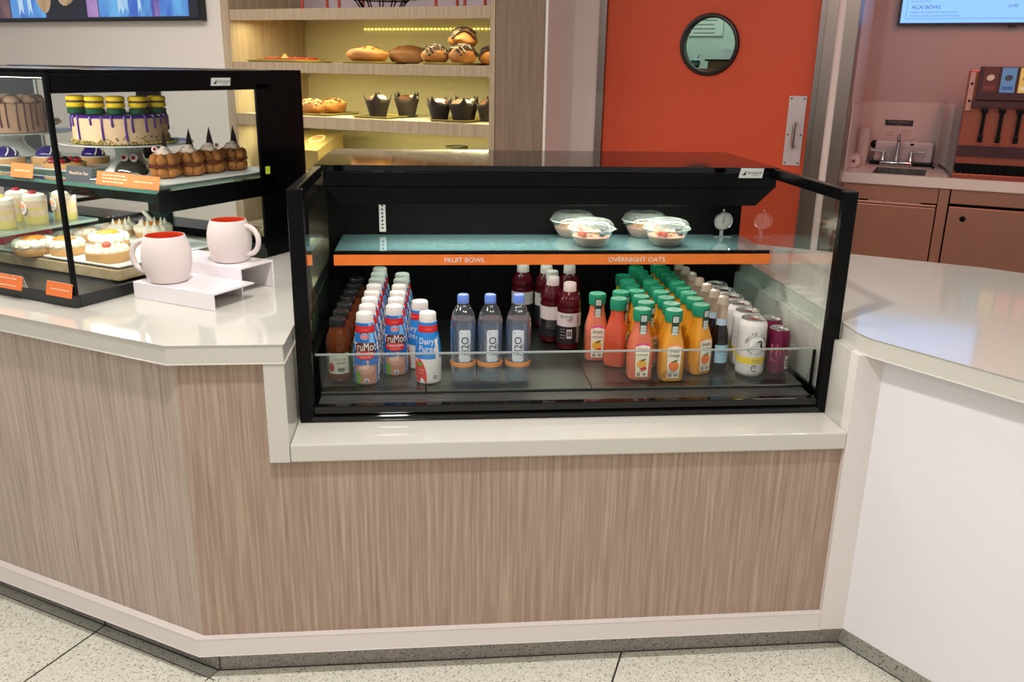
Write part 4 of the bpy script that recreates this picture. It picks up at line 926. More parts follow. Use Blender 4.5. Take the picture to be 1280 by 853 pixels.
m = MB(); m.box(CXL, -0.040, 0.345, 0.362, SZ-0.040, SZ-0.012); m.box(-0.035, -0.0095, 0.34, 0.80, SZ-0.050, SZ-0.012); m.build('shelf_bracket', BLACK, case, smooth=False)
m = MB(); m.box(CXL+0.05, -0.05, 0.03, 0.05, CH-0.024, CH-0.0125); m.build('led_strip', emit_mat('case_led', (255, 250, 235), 5.0), case, smooth=False)
b = sd(at_d(290, 102.5, sd(W(CS, CD)).y))
def csd(px, py, s):                             # photo pixel -> (y, z) on a plane of constant s, in the case's own axes
    r = ray(px, py); p = sd(CAM + r*((s-CAM.dot(UX))/r.dot(UX))); return p.y-CD, p.z-H
yb, zb = csd(275.5, 102.5, CS); m = MB()
m.prism([(yb-0.040, zb-0.011), (yb+0.036, zb-0.011), (yb+0.040, zb+0.011), (yb-0.036, zb+0.011)], 0, 0.0025, axis='x'); PB = lambda x, y: Vector((0.003, yb+x, zb+y))
m.text('Structural', PB, 0.010, 0.002, h=0.009, mi=1, maxw=0.05); m.text('CONCEPTS', PB, 0.014, -0.0065, h=0.0032, mi=1); m.add([PB(-0.032, -0.006), PB(-0.020, -0.006), PB(-0.017, 0.006)], [(0, 1, 2)], 1)
m.build('badge', [mat('badge_silver2', (206, 206, 202), rough=0.3), INK], case, smooth=False)['label'] = 'small silver maker badge'
yb, zb = csd(334.5, 213, CS); m = MB(); m.box(0, 0.002, yb-0.010, yb+0.010, zb-0.012, zb+0.012); m.build('sticker', mat('sticker_lime', (196, 214, 60), rough=0.5), case, smooth=False, bevel=0.0006)['label'] = 'lime green sticker'

ZU = H+0.0006+SZ                               # world height of the upper shelf
def on(px, py, z): return at_z(px, py, z)
CRUST = mat('tart_crust', (206, 158, 98), rough=0.7, noise_amt=0.16, noise_scale=50, bump=0.3); CREAM = mat('cream', (240, 232, 210), rough=0.55, sss=0.1)
PORCELAIN = mat('porcelain', (228, 230, 226), rough=0.2); PURPLE = mat('purple_glaze', (52, 34, 116), rough=0.08, coat=0.5)
CHOC = mat('dark_chocolate', (48, 30, 26), rough=0.35); RED = mat('red_glaze', (206, 36, 40), rough=0.15); RED2 = mat('berry_red', (150, 22, 26), rough=0.2)
YEL = mat('macaron_yellow', (238, 202, 30), rough=0.65); GRN = mat('macaron_green', (14, 84, 52), rough=0.65)
BURNT = mat('torched_orange', (232, 142, 40), rough=0.35, noise_amt=0.15, noise_scale=60)

# ---- trays and platters
TRAY_W = mat('tray_white', (222, 226, 220), rough=0.25)
def tray(name, label, cat, s0, s1, d0, d1, z, mt, h=0.012, lip=0.010, group=None, rotz=ROT):
    cx, cy = (s0+s1)/2, (d0+d1)/2; a, b = (s1-s0)/2, (d1-d0)/2
    m = MB(); t = 0.003
    out = rrect(2*a, 2*b, 0.012); inn = rrect(2*a-2*lip, 2*b-2*lip, 0.010); fl = rrect(2*a-3.2*lip, 2*b-3.2*lip, 0.010); n = len(out)
    vs = [(x, y, h) for x, y in out]+[(x, y, h-t) for x, y in out]+[(x, y, h) for x, y in inn]+[(x, y, t) for x, y in fl]+[(x, y, 0) for x, y in fl]+[(x*0.995, y*0.995, h-t) for x, y in inn]
    fs = []
    for i in range(n):
        j = (i+1) % n
        fs += [(i, j, 2*n+j, 2*n+i), (2*n+i, 2*n+j, 3*n+j, 3*n+i), (n+i, n+j, j, i), (5*n+i, 5*n+j, n+j, n+i), (4*n+i, 4*n+j, 5*n+j, 5*n+i)]
    fs.append(tuple(range(3*n, 4*n))); fs.append(tuple(range(5*n-1, 4*n-1, -1)))
    m.add(vs, fs); o = m.build(name, mt, smooth=True, angle=30); o.location = W(cx, cy, z); o.rotation_euler = (0, 0, rotz)
    return tag(o, label, cat, group)
TZ = 0.004
tray('serving_tray', 'white tray under the four choux pastries on the upper shelf of the display case', 'tray', -0.690, -0.400, 0.500, 1.010, ZU+0.0006, TRAY_W)
tray('serving_tray', 'white tray under the purple glazed tarts on the upper shelf', 'tray', -1.48, -0.90, 0.60, 1.005, ZU+0.0006, TRAY_W)

# ---- cake stands and cakes
def cake_stand(label, P, r, h):
    t = thing('cake_stand', label, 'cake stand', P)
    m = MB(); m.lathe([(0, h-0.012), (r*0.55, h-0.010), (r*0.96, h-0.002), (r, h+0.001), (r*0.985, h+0.003), (r*0.92, h), (r*0.5, h-0.002), (0, h-0.002)], 56); m.build('plate', PORCELAIN, t)
    m = MB(); m.lathe([(r*0.40, 0), (r*0.41, 0.004), (r*0.34, 0.018), (r*0.23, h*0.45), (r*0.20, h*0.7), (r*0.24, h-0.012), (0, h-0.012)], 40); m.build('pedestal', PORCELAIN, t)
    return t
dR = 0.74
pR = at_d(160, 178, dR); sR = sd(pR); zR = pR.z-ZU
PRr = 79*mpp(pR)
baseR = W(sR.x, dR, ZU+0.0146 if False else ZU+0.0006)
cake_stand('white pedestal cake stand holding the cake with yellow macarons', baseR, PRr, zR)
dL = 0.80
pL = at_d(12, 164, dL); sL = sd(pL); zL = pL.z-ZU; PLr = 73*mpp(pL)
cake_stand('white pedestal cake stand holding the brown cake behind the front glass', W(sL.x, dL, ZU+0.0142), PLr, zL-0.0136)
def cake(label, P, r, h, body, dripm, ndrip, rnd, icing_top=True, dots=False):
    t = thing('cake', label, 'cake', P)
    m = MB(); m.lathe(dens([(0, 0), (r, 0), (r, h-0.008), (r-0.003, h-0.002), (r-0.008, h), (0, h)], 0.02), 56); m.build('sponge', body, t)
    m = MB(); rr = random.Random(rnd)
    if icing_top: m.lathe([(r*0.5, h+0.0008), (r-0.005, h+0.001), (r+0.0014, h-0.004), (r+0.0010, h-0.008)], 56)
    for k in range(ndrip):
        a = 2*PI*k/ndrip+rr.uniform(-0.08, 0.08); L = h*rr.choice((0.30, 0.42, 0.36, 0.55, 0.85) if dots else (0.8, 0.95, 0.6, 0.9))
        R2 = r+0.0012; w = 0.0036 if dots else 0.003
        pts = [(( r-0.012)*math.cos(a), (r-0.012)*math.sin(a), h), (R2*math.cos(a)-0.002*math.cos(a), R2*math.sin(a)-0.002*math.sin(a), h-0.001), (R2*math.cos(a), R2*math.sin(a), h-0.008), (R2*math.cos(a), R2*math.sin(a), h-L*0.6), (R2*math.cos(a+0.01), R2*math.sin(a+0.01), h-L), (R2*math.cos(a+0.01), R2*math.sin(a+0.01), h-L-0.003)]
        m.tube(pts, [w, w, w, w*0.9, w*1.1, w*0.4], 7)
    m.build('icing_drips', dripm, t)
    return t
rR = 55*mpp(pR); hR = 0.086
cR = W(sd(at_d(153, 176, dR)).x, dR, ZU+0.0006+zR+0.0012)
ckR = cake('round pale cake with purple icing drips and yellow macarons on top', cR, rR, hR, mat('cake_pale', (222, 188, 150), rough=0.7, noise_amt=0.05, noise_scale=40), mat('drip_purple', (72, 40, 130), rough=0.25), 26, 4, dots=True)
m = MB(); rr = random.Random(8); vR = (pR-CAM); a0_ = math.atan2(-vR.y*0.55-vR.x*0.8, -vR.x*0.55+vR.y*0.8)
for k in range(760):
    a = rr.uniform(0, 2*PI); side_w = max(0.0, math.cos(a-a0_)); q = rr.random()
    R_ = rR+0.0012+0.030*q*q*(0.15+0.85*side_w); z = ((0.010+0.022*side_w)*rr.random() if R_ < rR+0.0035 else 0.0012)
    m.blob((R_*math.cos(a), R_*math.sin(a), z+0.0012), 0.0036, (1, 0.8, 0.6), 0.3, 2, k, 6, 4, mi=k % 3)
tag(m.build('nut_crumbs', [mat('pistachio', (160, 156, 70), rough=0.8), mat('nut_tan', (196, 168, 96), rough=0.8), mat('nut_dark', (96, 90, 44), rough=0.8)], ckR), None, None, kind='stuff')
def macaron(colm, name, hz):
    t = thing(name, 'x', 'macaron'); r = 0.0285; MZ = Matrix.Scale(hz, 4, (0, 0, 1))
    m = MB(); m.lathe([(0, 0), (r*0.8, 0), (r*0.97, 0.003), (r, 0.007), (r*0.97, 0.010), (r*0.99, 0.012), (r*0.93, 0.0125)], 30, M=MZ); m.lathe([(r*0.93, 0.0175), (r*0.99, 0.018), (r*0.97, 0.0195), (r, 0.0225), (r*0.95, 0.027), (r*0.75, 0.0295), (0, 0.0305)], 30, M=MZ); m.build('shells', colm, t)
    m = MB(); m.lathe([(0, 0.0120), (r*0.90, 0.0120), (r*0.93, 0.015), (r*0.90, 0.0180), (0, 0.0180)], 30, M=MZ); m.build('filling', mat(name+'_filling', (84, 60, 40) if colm is YEL else (22, 100, 66), rough=0.6), t)
    return t
my = macaron(YEL, 'macaron', 1.22); mg = macaron(GRN, 'macaron', 0.62)
mac = [(103, 'first from the left'), (124, 'second from the left'), (147, 'middle'), (172, 'second from the right'), (194, 'rightmost')]
view = (pR-CAM); view.z = 0; view.normalize(); side = Vector((view.y, -view.x, 0))
for i, (px, wd) in enumerate(mac):
    off = (px-150)*mpp(pR); dep = -math.sqrt(max(0.0, (rR*0.83)**2-off**2))*0.62
    p = cR+side*off+view*dep; zt_ = cR.z+hR+0.0016
    place(mg, i == 0, (p.x, p.y, zt_), 0, 'green macaron under the %s yellow one on the purple-dripped cake' % wd, 'green macarons')
    place(my, i == 0, (p.x, p.y, zt_+0.0193), 0, 'yellow macaron on the purple-dripped cake, %s of the five' % wd, 'yellow macarons')
cL = W(sL.x, dL, ZU+0.0006+zL+0.0012); rL = 46*mpp(pL)
ckL = cake('brown cake with chocolate drips and piped rosettes, behind the front glass', cL, rL, 0.100, mat('cake_brown', (190, 152, 122), rough=0.7, noise_amt=0.05, noise_scale=40), mat('drip_choc', (96, 58, 44), rough=0.3), 34, 9, icing_top=False)
for k in range(11):
    a = 2*PI*k/11+0.2; m = MB()
    m.blob((rL*0.76*math.cos(a), rL*0.76*math.sin(a), 0.108), 0.026, (1, 1, 0.7), 0.10, 2.6, k, 16, 9); m.build('rosette', mat('rosette_mocha', (202, 166, 134), rough=0.6), ckL)
# pale slice lying on the left stand
q = at_z(67, 156, cL.z+0.012); m = MB(); m.blob((0, 0, 0.012), 0.026, (1.2, 1.0, 0.5), 0.06, 2, 5, 18, 10, zmin=-0.0125)
o = m.build('cream_pastry', CREAM); o.location = (q.x, q.y, cL.z+0.0125); tag(o, 'small pale cream pastry on the rim of the left cake stand', 'pastry')

# ---- tarts
def tart(label, P, r, h, top, cat='tart', group=None):
    t = thing('tart', label, cat, P, 0.0, group)
    n = 44; m = MB(); m.lathe([(0, 0), (r*0.93, 0), (r*0.97, 0.004), (r, h), (r*0.99, h+0.002), (r*0.93, h+0.002), (r*0.92, h-0.003), (0, h-0.003)], n); m.build('crust', CRUST, t)
    top(t, r, h); return t
def top_purple(t, r, h):
    m = MB(); m.lathe([(0, h-0.002), (r*0.91, h-0.002), (r*0.9, h+0.003), (r*0.7, h+0.007), (0, h+0.007)], 36); m.build('cream', CREAM, t)
    m = MB(); m.lathe([(r*0.74, h+0.006), (r*0.76, h+0.010), (r*0.70, h+0.020), (r*0.52, h+0.031), (r*0.28, h+0.038), (0, h+0.040)], 36); dm = m.build('dome', PURPLE, t)
    m = MB(); f = rad_of([(r*0.765, h+0.010), (r*0.71, h+0.020), (r*0.53, h+0.031), (r*0.29, h+0.038)])
    for a in (-1.15, -0.45): m.tube([(f(z)*math.cos(a+(z-h-0.01)*18)*1.01, f(z)*math.sin(a+(z-h-0.01)*18)*1.01, z+0.0005) for z in [h+0.011+0.0027*k for k in range(10)]], [0.001]+[0.0024]*8+[0.001], 6)
    m.build('white_swirl', WHITE, dm)
def top_berry(t, r, h):
    rr = random.Random(2); m = MB(); m.lathe([(0, h+0.003), (r*0.9, h+0.001), (r*0.92, h-0.002)], 30); m.build('custard', mat('custard', (232, 206, 130), rough=0.4), t)
    cols = [RED2, mat('raspberry', (176, 34, 44), rough=0.4), mat('blackberry', (34, 22, 28), rough=0.35)]
    for k in range(13):
        a = 2*PI*k/13; d = r*0.62 if k < 11 else 0.012; m = MB(); m.blob((d*math.cos(a), d*math.sin(a), h+0.008), 0.0115, (1, 1, 0.85), 0.10, 5, k, 12, 8); m.build('berry', cols[(0, 0, 2, 1, 2, 2, 0, 1, 0, 0, 1, 2, 2)[k]], t)
def top_meringue(patch=True, spiky=False, stick=False):
    def f(t, r, h):
        m = MB(); n = 11
        for k in range(n):
            a = 2*PI*k/n; m.blob((r*0.72*math.cos(a), r*0.72*math.sin(a), h+0.010), r*0.34, (1, 1, 0.85), 0.10, 3, k, 14, 9)
            if spiky: m.lathe([(0.008, 0), (0.005, 0.010), (0.0008, 0.021)], 8, c=(r*0.66*math.cos(a), r*0.66*math.sin(a), h+0.020))
        m.blob((0, 0, h+0.012), r*0.72, (1, 1, 0.36), 0.05, 3, 4, 22, 10)
        m.build('meringue', mat('meringue', (244, 236, 214), rough=0.5, sss=0.1), t)
        if patch:
            m = MB(); m.blob((0, -r*0.10, h+0.021), r*0.64, (1, 0.85, 0.36), 0.10, 3, 8, 20, 10); m.build('torched_top', BURNT, t)
        if stick:
            m = MB(); m.tube([(0.002, 0, h+0.028), (-0.026, 0.0, h+0.066)], 0.0065, 12); m.build('white_stick', mat('white_chocolate', (226, 232, 214), rough=0.4), t)
    return f
def top_almond(t, r, h):
    m = MB()
    for k in range(15):
        a = 2*PI*k/15; m.lathe([(0.0095, 0), (0.0100, 0.005), (0.006, 0.012), (0.001, 0.017)], 10, c=(r*0.80*math.cos(a), r*0.80*math.sin(a), h))
    m.lathe([(0, h+0.008), (r*0.6, h+0.007), (r*0.88, h)], 30); m.build('piped_cream', CREAM, t)
    m = MB(); rr = random.Random(6)
    for k in range(60):
        a = rr.uniform(0, 2*PI); d = r*0.75*math.sqrt(rr.random()); m.blob((d*math.cos(a), d*math.sin(a), h+0.012), 0.0042, (1, 0.7, 0.35), 0.2, 2, k, 7, 5)
    tag(m.build('almond_flakes', mat('almond', (240, 224, 180), rough=0.6), t), None, None, kind='stuff')
    m = MB(); m.blob((0, -0.004, h+0.018), 0.0125, (1, 0.9, 0.8), 0.08, 3, 3, 14, 9); m.build('strawberry', mat('strawberry', (206, 96, 80), rough=0.4), t)
def up(px, py, z): p = at_z(px, py, z); return (p.x, p.y, z)
# on the upper shelf
zt_ = ZU+0.0042
tart('purple dome tart with a white swirl, right of the corner post on the upper shelf', up(118, 203, zt_), 0.052, 0.018, top_purple, group='purple dome tarts')
tart('purple dome tart half hidden behind the corner post of the display case', up(62, 204, zt_), 0.055, 0.020, top_purple, group='purple dome tarts')
tart('purple dome tart at the left edge of the photo, behind the front glass', up(8, 205, zt_), 0.060, 0.020, top_purple, group='purple dome tarts')
tart('berry tart with red and black fruit, behind the dark name card', up(82, 212, ZU+0.0006), 0.066, 0.022, top_berry, group='berry tarts')
def choc_dome(label, P, r):
    t = thing('chocolate_dome', label, 'cake', P, 0, 'chocolate domes')
    m = MB(); m.lathe([(0, 0), (r, 0), (r*1.0, 0.006), (r*0.96, r*0.3), (r*0.84, r*0.56), (r*0.6, r*0.80), (r*0.3, r*0.93), (0, r*0.97)], 40); m.build('glazed_dome', mat('dome_choc', (50, 44, 40), rough=0.16, coat=0.4), t)
    return t
def candy(t, x, y, z, r=0.012):
    m = MB(); T = Matrix.Translation((x, y, z)) @ Matrix.Rotation(1.15, 4, 'X') @ Matrix.Rotation(0.0, 4, 'Z')
    m.lathe([(r*0.55, -0.004), (r, -0.003), (r, 0.003), (r*0.55, 0.004)], 18, M=T); m.lathe([(0, -0.003), (r*0.56, -0.003), (r*0.56, 0.0035), (0, 0.0035)], 18, mi=1, M=T)
    m.build('candy_ring', [mat('candy_white', (240, 218, 214), rough=0.4), mat('candy_red', (150, 24, 40), rough=0.3)], t)
cdm = choc_dome('shiny chocolate dome with two red and white candies, beside the choux pastries', up(166, 219, ZU+0.0010), 0.054)
candy(cdm, -0.012, -0.026, 0.056); candy(cdm, 0.016, -0.022, 0.055)
cd2 = choc_dome('chocolate dome mostly hidden behind the last two choux pastries', tuple(W(-0.652, 0.945, ZU+0.0046)), 0.042); candy(cd2, -0.012, -0.030, 0.052, 0.010)
def choux(label, P, rot, shard, cnd):
    t = thing('choux_pastry', label, 'pastry', P, rot, 'choux pastries with chocolate shards')
    R = 0.030; m = MB()
    for lv, z in enumerate((0.020, 0.054)):
        for k in range(7):
            a = 2*PI*k/7; m.blob((R*math.cos(a), R*math.sin(a), z), 0.019, (0.86, 0.86, 1.0), 0.06, 3, k+lv*9, 14, 9, zmin=-z)
    m.lathe([(0, 0.002), (R, 0.002), (R, 0.064), (0, 0.064)], 20); m.build('puffs', mat('choux_crust', (168, 108, 50), rough=0.75, noise_amt=0.45, noise_scale=55, bump=0.5, bump_scale=90), t)
    m = MB(); m.lathe([(R+0.0175, 0.034), (R+0.0185, 0.0345), (R+0.0185, 0.0415), (R+0.0175, 0.042), (R+0.016, 0.038)], 36); m.build('ribbon', mat('ribbon_brown', (92, 40, 22), rough=0.35), t)
    m = MB(); m.blob((0, 0, 0.075), 0.025, (1, 1, 0.62), 0.10, 3, 4, 18, 9); m.blob((0.002, 0, 0.086), 0.012, (1, 1, 0.8), 0.1, 3, 6, 12, 8); m.build('cream', mat('cream_blush', (234, 214, 196), rough=0.5), t)
    m = MB(); x0 = 0.006
    m.prism([(x0-0.014*shard, 0.080), (x0+0.012*shard, 0.080), (x0+0.008*shard, 0.102), (x0-0.0005*shard, 0.146), (x0-0.009*shard, 0.112)], 0.004, 0.0062, axis='y'); m.build('chocolate_shard', mat('shard', (26, 16, 14), rough=0.5, spec=0.2), t)
    if cnd: candy(t, cnd*0.024, -0.008, 0.086, 0.009)
    return t
for i, (px, py, l, shd, cn) in enumerate(((207, 219.5, 'nearest of the four choux pastries with dark shards, behind the orange card', 0.7, -1), (238, 215.5, 'second choux pastry with a dark chocolate shard, from the front', 1, 0), (263, 211.5, 'third choux pastry from the front, its tall chocolate shard the highest', 1, 1), (292, 210, 'rearmost choux pastry, standing a little apart at the back of the tray', -1, 0))):
    p = up(px, py, ZU+0.0046); dd_ = (0.685, 0.772, 0.860, 0.958)[i]; P = W(sd(at_d(px, py, dd_)).x, dd_, ZU+0.0046)
    choux(l, P, 0.3, shd, cn)

# ---- name cards
def card(label, px, py, z, wpx, hpx, colm, lines, tent=False, txt=None):
    p = at_z(px, py, z); k = mpp(p); q0 = sd(p); w_, h_ = sd(at_d(px+wpx/2, py, q0.y)).x-sd(at_d(px-wpx/2, py, q0.y)).x, hpx*k*1.04
    t = thing('name_card', label, 'sign', (p.x, p.y, z), ROT)
    m = MB(); T = Matrix.Rotation(-0.25, 4, 'X'); m.box(-w_/2, w_/2, 0, 0.0012, 0, h_, M=T)
    Pc = lambda x, y: T @ Vector((x, -0.0004, y))
    if txt: m.text(txt, Pc, 0, h_*0.55, w=w_*0.72, mi=1)
    rr = random.Random(int(px))
    for ln in range(lines):
        y = h_*(0.75-0.5*ln/max(1, lines-1) if lines > 1 else 0.5); x = -w_*0.32
        while x < w_*0.30:
            L = rr.uniform(0.05, 0.14)*w_; m.add([Pc(x, y-0.0016), Pc(x+L, y-0.0016), Pc(x+L, y+0.0016), Pc(x, y+0.0016)], [(0, 1, 2, 3)], 1); x += L+0.03*w_
    m.build('card', [colm, mat('card_print', (252, 214, 180), rough=0.5)], t, smooth=False)
    m = MB(); T2 = Matrix.Translation((0, h_*0.25, h_*0.965)) @ Matrix.Rotation(0.28, 4, 'X'); m.box(-w_/2, w_/2, 0, 0.0012, -h_*0.99, 0, M=T2); m.build('stand', mat('card_back', (214, 210, 204), rough=0.5) if tent else G_, t, smooth=False)
    return t
ORC = mat('card_orange', (242, 124, 58), rough=0.45, noise_amt=0.08, noise_scale=40)
card('orange name card on the upper shelf, left of the corner post', 26.5, 222, ZU+0.0008, 27, 17, ORC, 1)
card('dark grey name card lettered Mixed Fruit Tart on the upper shelf', 97.5, 227, ZU+0.0008, 32, 18, mat('card_dark', (62, 66, 70), rough=0.5), 0, txt='Mixed Fruit Tart')
card('wider left part of the long orange name cards below the chocolate dome', 140.5, 232, ZU+0.0008, 41, 16, ORC, 3)
card('right part of the long orange name cards, in front of the choux pastries', 179.5, 236.5, ZU+0.0008, 37, 16, ORC, 1)
ZB = H+0.0275
card('orange tent card at the bottom left of the display case', 10, 361, ZB+0.0004, 32, 17, ORC, 2, True)
card('orange tent card at the bottom of the display case beside the corner post', 73, 371, ZB+0.0004, 31, 17, ORC, 1, True)

# ---- lower display: a raised board with trays of tarts
ZBD = H+0.063
bA = sd(at_z(147, 338, ZBD)); 
b0, b1, b2, b3 = -1.45, bA.x+0.004, bA.y-0.004, bA.y+0.46
TAN = wood('tan_board', (168, 146, 108), (190, 168, 128), (208, 188, 150), sxy=30, sz=30)
t = thing('display_riser', 'low tan board on feet raising the trays in the bottom of the display case', 'riser', W((b0+b1)/2, (b2+b3)/2, ZB), ROT)
hx, hy = (b1-b0)/2, (b3-b2)/2
m = MB(); m.box(-hx, hx, -hy, hy, ZBD-0.030-ZB, ZBD-ZB); m.build('board', TAN, t, smooth=False, bevel=0.002)
for sx in (-0.30, 0.55, 0.94):
    for sy in (-0.85, 0.85):
        m = MB(); m.box(hx*sx-0.016, hx*sx+0.016, hy*sy-0.016, hy*sy+0.016, 0.0004, ZBD-0.0304-ZB); m.build('foot', TAN, t, smooth=False)
zT = ZBD+0.0006
tray('serving_tray', 'white tray with the strawberry almond tart, right of the corner post', 'tray', b1-0.305, b1+0.002, b2+0.002, b2+0.40, zT, TRAY_W, h=0.009)
tray('serving_tray', 'white tray with two torched meringue tarts behind the front glass', 'tray', b1-0.64, b1-0.312, b2+0.002, b2+0.25, zT, TRAY_W, h=0.009)
zt_ = zT+0.0036
mt = dict(group='torched meringue tarts')
tart('torched meringue tart nearest the front glass, left of the corner post', up(45, 317, zt_), 0.057, 0.020, top_meringue(), **mt)
tart('torched meringue tart just behind the corner post of the display case', up(84, 317, zt_), 0.050, 0.020, top_meringue(), **mt)
tart('strawberry tart ringed with piped cream and almonds, right of the corner post', up(136, 325, zt_), 0.060, 0.026, top_almond)
tart('large white meringue tart with orange top behind the strawberry tart', up(138, 309, zt_), 0.056, 0.020, top_meringue(), **mt)
tart('white meringue tart with a wide orange top at the back left', up(97, 301, zt_), 0.058, 0.020, top_meringue(), **mt)
tart('spiky meringue tart farthest back, left of the one with the white stick', up(150, 295, zt_), 0.050, 0.020, top_meringue(True, True), **mt)
tart('spiky meringue tart with a white stick, above the left mug', up(193, 297, zt_), 0.056, 0.020, top_meringue(True, True, True), **mt)
def red_slab(label, px, py, w_, l_):
    p = up(px, py, zt_+0.0); t = thing('red_pastry', label, 'pastry', p, ROT+0.5, 'red glazed pastries')
    m = MB(); m.box(-w_/2, w_/2, -l_/2, l_/2, 0, 0.014); m.build('biscuit', CREAM, t, smooth=False, bevel=0.003)
    m = MB(); m.box(-w_/2-0.001, w_/2+0.001, -l_/2-0.001, l_/2+0.001, 0.0142, 0.046); m.build('red_glaze', RED, t, smooth=False, bevel=0.006)
tray('serving_tray', 'white tray under the red glazed pastries at the left edge', 'tray', b1-0.66, b1-0.32, b2+0.262, b2+0.45, zT, TRAY_W, h=0.009)
q = [up(x, y, zt_) for x, y in ((8, 306), (36, 300), (64, 294))]
red_slab('red glazed pastry at the left edge of the photo', 3, 309, 0.052, 0.075); red_slab('red glazed pastry in the middle, between two others', 31, 301, 0.050, 0.075); red_slab('red glazed pastry nearest the corner post', 60, 296, 0.050, 0.075)

# ---- jars on a raised glass tray
ZJ = H+0.140
jA = sd(at_z(106, 272, ZJ))
m = MB(); x1_ = -0.752-CS; y0_ = 0.225-CD; zj = ZJ-H-0.0006
m.box(x1_-0.50, x1_, y0_, y0_+0.34, zj-0.008, zj); m.build('jar_shelf', SHG, case, smooth=False)
m = MB(); m.box(x1_-0.50, x1_, y0_-0.0015, y0_, zj-0.008, zj); m.box(x1_, x1_+0.0015, y0_, y0_+0.34, zj-0.008, zj); m.build('jar_shelf_edge', mat('edge_pale', (150, 176, 160), rough=0.2), case, smooth=False)
m = MB()
for x in (x1_-0.02, x1_-0.45): m.box(x-0.006, x+0.006, y0_+0.20, 0.87, zj-0.022, zj-0.009)
m.build('jar_shelf_arm', BLACK, case, smooth=False)
def jar(label, s_, d_, r, h, topc):
    t = thing('dessert_jar', label, 'jar', W(s_, d_, ZJ+0.0006), ROT, 'layered dessert jars')
    m = MB(); m.lathe([(0, 0), (r*0.94, 0), (r, 0.004), (r*1.02, h*0.9), (r*1.04, h), (r*1.0, h)], 36); m.build('glass', PLASTIC, t)
    m = MB(); lay = [(0.002, 0.3, 0), (0.3, 0.52, 1), (0.52, 0.60, 0), (0.60, 0.84, 1), (0.84, 0.97, 2)]
    for a, b, k in lay: m.lathe([(0, a*h), (r*0.955, a*h), (r*0.97, b*h), (0, b*h)], 32, mi=k)
    m.build('dessert_layers', [mat('layer_yellow', (222, 196, 84), rough=0.5), mat('layer_blush', (220, 186, 150), rough=0.5), CREAM], t)
    m = MB(); m.blob((0, 0, h), r*0.9, (1, 1, 0.28), 0.06, 3, 2, 20, 9); m.build('cream_top', CREAM, t)
    m = MB(); m.blob((0.004, -0.006, h+r*0.26), r*0.36, (1, 1, 0.6), 0.06, 3, 2, 14, 8); m.build('topping', topc, t)
    P = wrapP(lambda z: r*1.0, 0.0025, -0.35); P2 = wrapP(lambda z: r*1.0, 0.0032, -0.35); m = MB()
    m.patch(ell(r*0.62, r*0.60, 26, 0, h*0.60), P, 0)
    for k, mi in ((0.42, 1), (0.30, 2), (0.19, 1)): m.tube([P2(r*k*math.cos(a), h*0.60+r*k*math.sin(a)) for a in [PI*j/10 for j in range(11)]], 0.0013, 5, mi=mi)
    m.text('TODAY', P2, 0, h*0.60-r*0.22, w=r*0.78, mi=3); m.build('round_label', [WHITE, ORC, mat('label_apricot', (246, 180, 130)), INK], t)
jar('layered dessert jar with a dark cherry and a round rainbow label, nearest the corner post', -0.822, 0.412, 0.033, 0.082, RED2)
jar('layered dessert jar with a yellow top at the left edge of the photo', -0.826, 0.314, 0.033, 0.082, mat('top_yellow', (226, 214, 60), rough=0.4))
jar('layered dessert jar hidden behind the cherry-topped one', -0.815, 0.505, 0.034, 0.080, mat('top_brown', (80, 50, 40), rough=0.4))
jar('layered dessert jar behind the yellow-topped one at the left edge', -0.905, 0.42, 0.034, 0.084, RED2)

# ---- stepped white riser with two mugs
RA, RB = sd(at_z(167, 373, H)), sd(at_z(270, 389, H))
RS0, RS1, RDf = RA.x, RB.x, (RA.y+RB.y)/2
hl, hh_, dl, dh = 0.044, 0.076, 0.150, 0.130
t = thing('stepped_riser', 'white two-step acrylic riser with the mugs on it', 'riser', W((RS0+RS1)/2, RDf, H+0.0006), ROT)
L = (RS1-RS0)/2; th = 0.0035
m = MB(); m.prism([(0, 0), (th, 0), (th, hl-th), (dl, hl-th), (dl, hl), (0, hl)], -L, L, axis='x'); m.build('low_step', mat('acrylic_white', (236, 228, 232), rough=0.18), t, smooth=False, bevel=0.0006)
m = MB(); m.prism([(dl+0.0005, 0), (dl+th, 0), (dl+th, hh_-th), (dl+dh-th, hh_-th), (dl+dh-th, 0), (dl+dh, 0), (dl+dh, hh_), (dl+0.0005, hh_)], -L-0.045, L-0.045, axis='x'); m.build('high_step', mat('acrylic_white2', (236, 228, 232), rough=0.18), t, smooth=False, bevel=0.0006)
MUGW = mat('mug_white', (226, 212, 208), rough=0.45); MUGR = mat('mug_orange_inside', (226, 72, 40), rough=0.3)
def mug(label, P, k, rot):
    t = thing('mug', label, 'mug', P, rot, 'mugs on the riser')
    pr = [(0, 0.002), (0.044, 0.0), (0.0500, 0.003), (0.0580, 0.022), (0.0640, 0.048), (0.0650, 0.066), (0.0635, 0.088), (0.0590, 0.108), (0.0525, 0.124), (0.0518, 0.1255), (0.0500, 0.1255)]
    m = MB(); m.lathe([(r*k, z*k) for r, z in pr], 48); m.build('cup', MUGW, t)
    m = MB(); inn = [(0.0502, 0.1250), (0.0495, 0.122), (0.0555, 0.106), (0.0600, 0.086), (0.0610, 0.05), (0.050, 0.012), (0, 0.010)]
    m.lathe([(r*k, z*k) for r, z in inn], 48); m.build('inside', MUGR, t)['label'] = 'orange-red inside'
    m = MB(); pts = []
    for i in range(15):
        a = math.radians(112-200*i/14+(-10 if i < 0 else 0)); pts.append(((0.060+0.036*math.cos(a)*1.0)*k, 0, (0.066+0.042*math.sin(a))*k))
    m.tube([(0.056*k, 0, 0.106*k)]+pts[1:]+[(0.058*k, 0, 0.028*k)], 0.0078*k, 10); m.build('handle', MUGW, t)
    return t
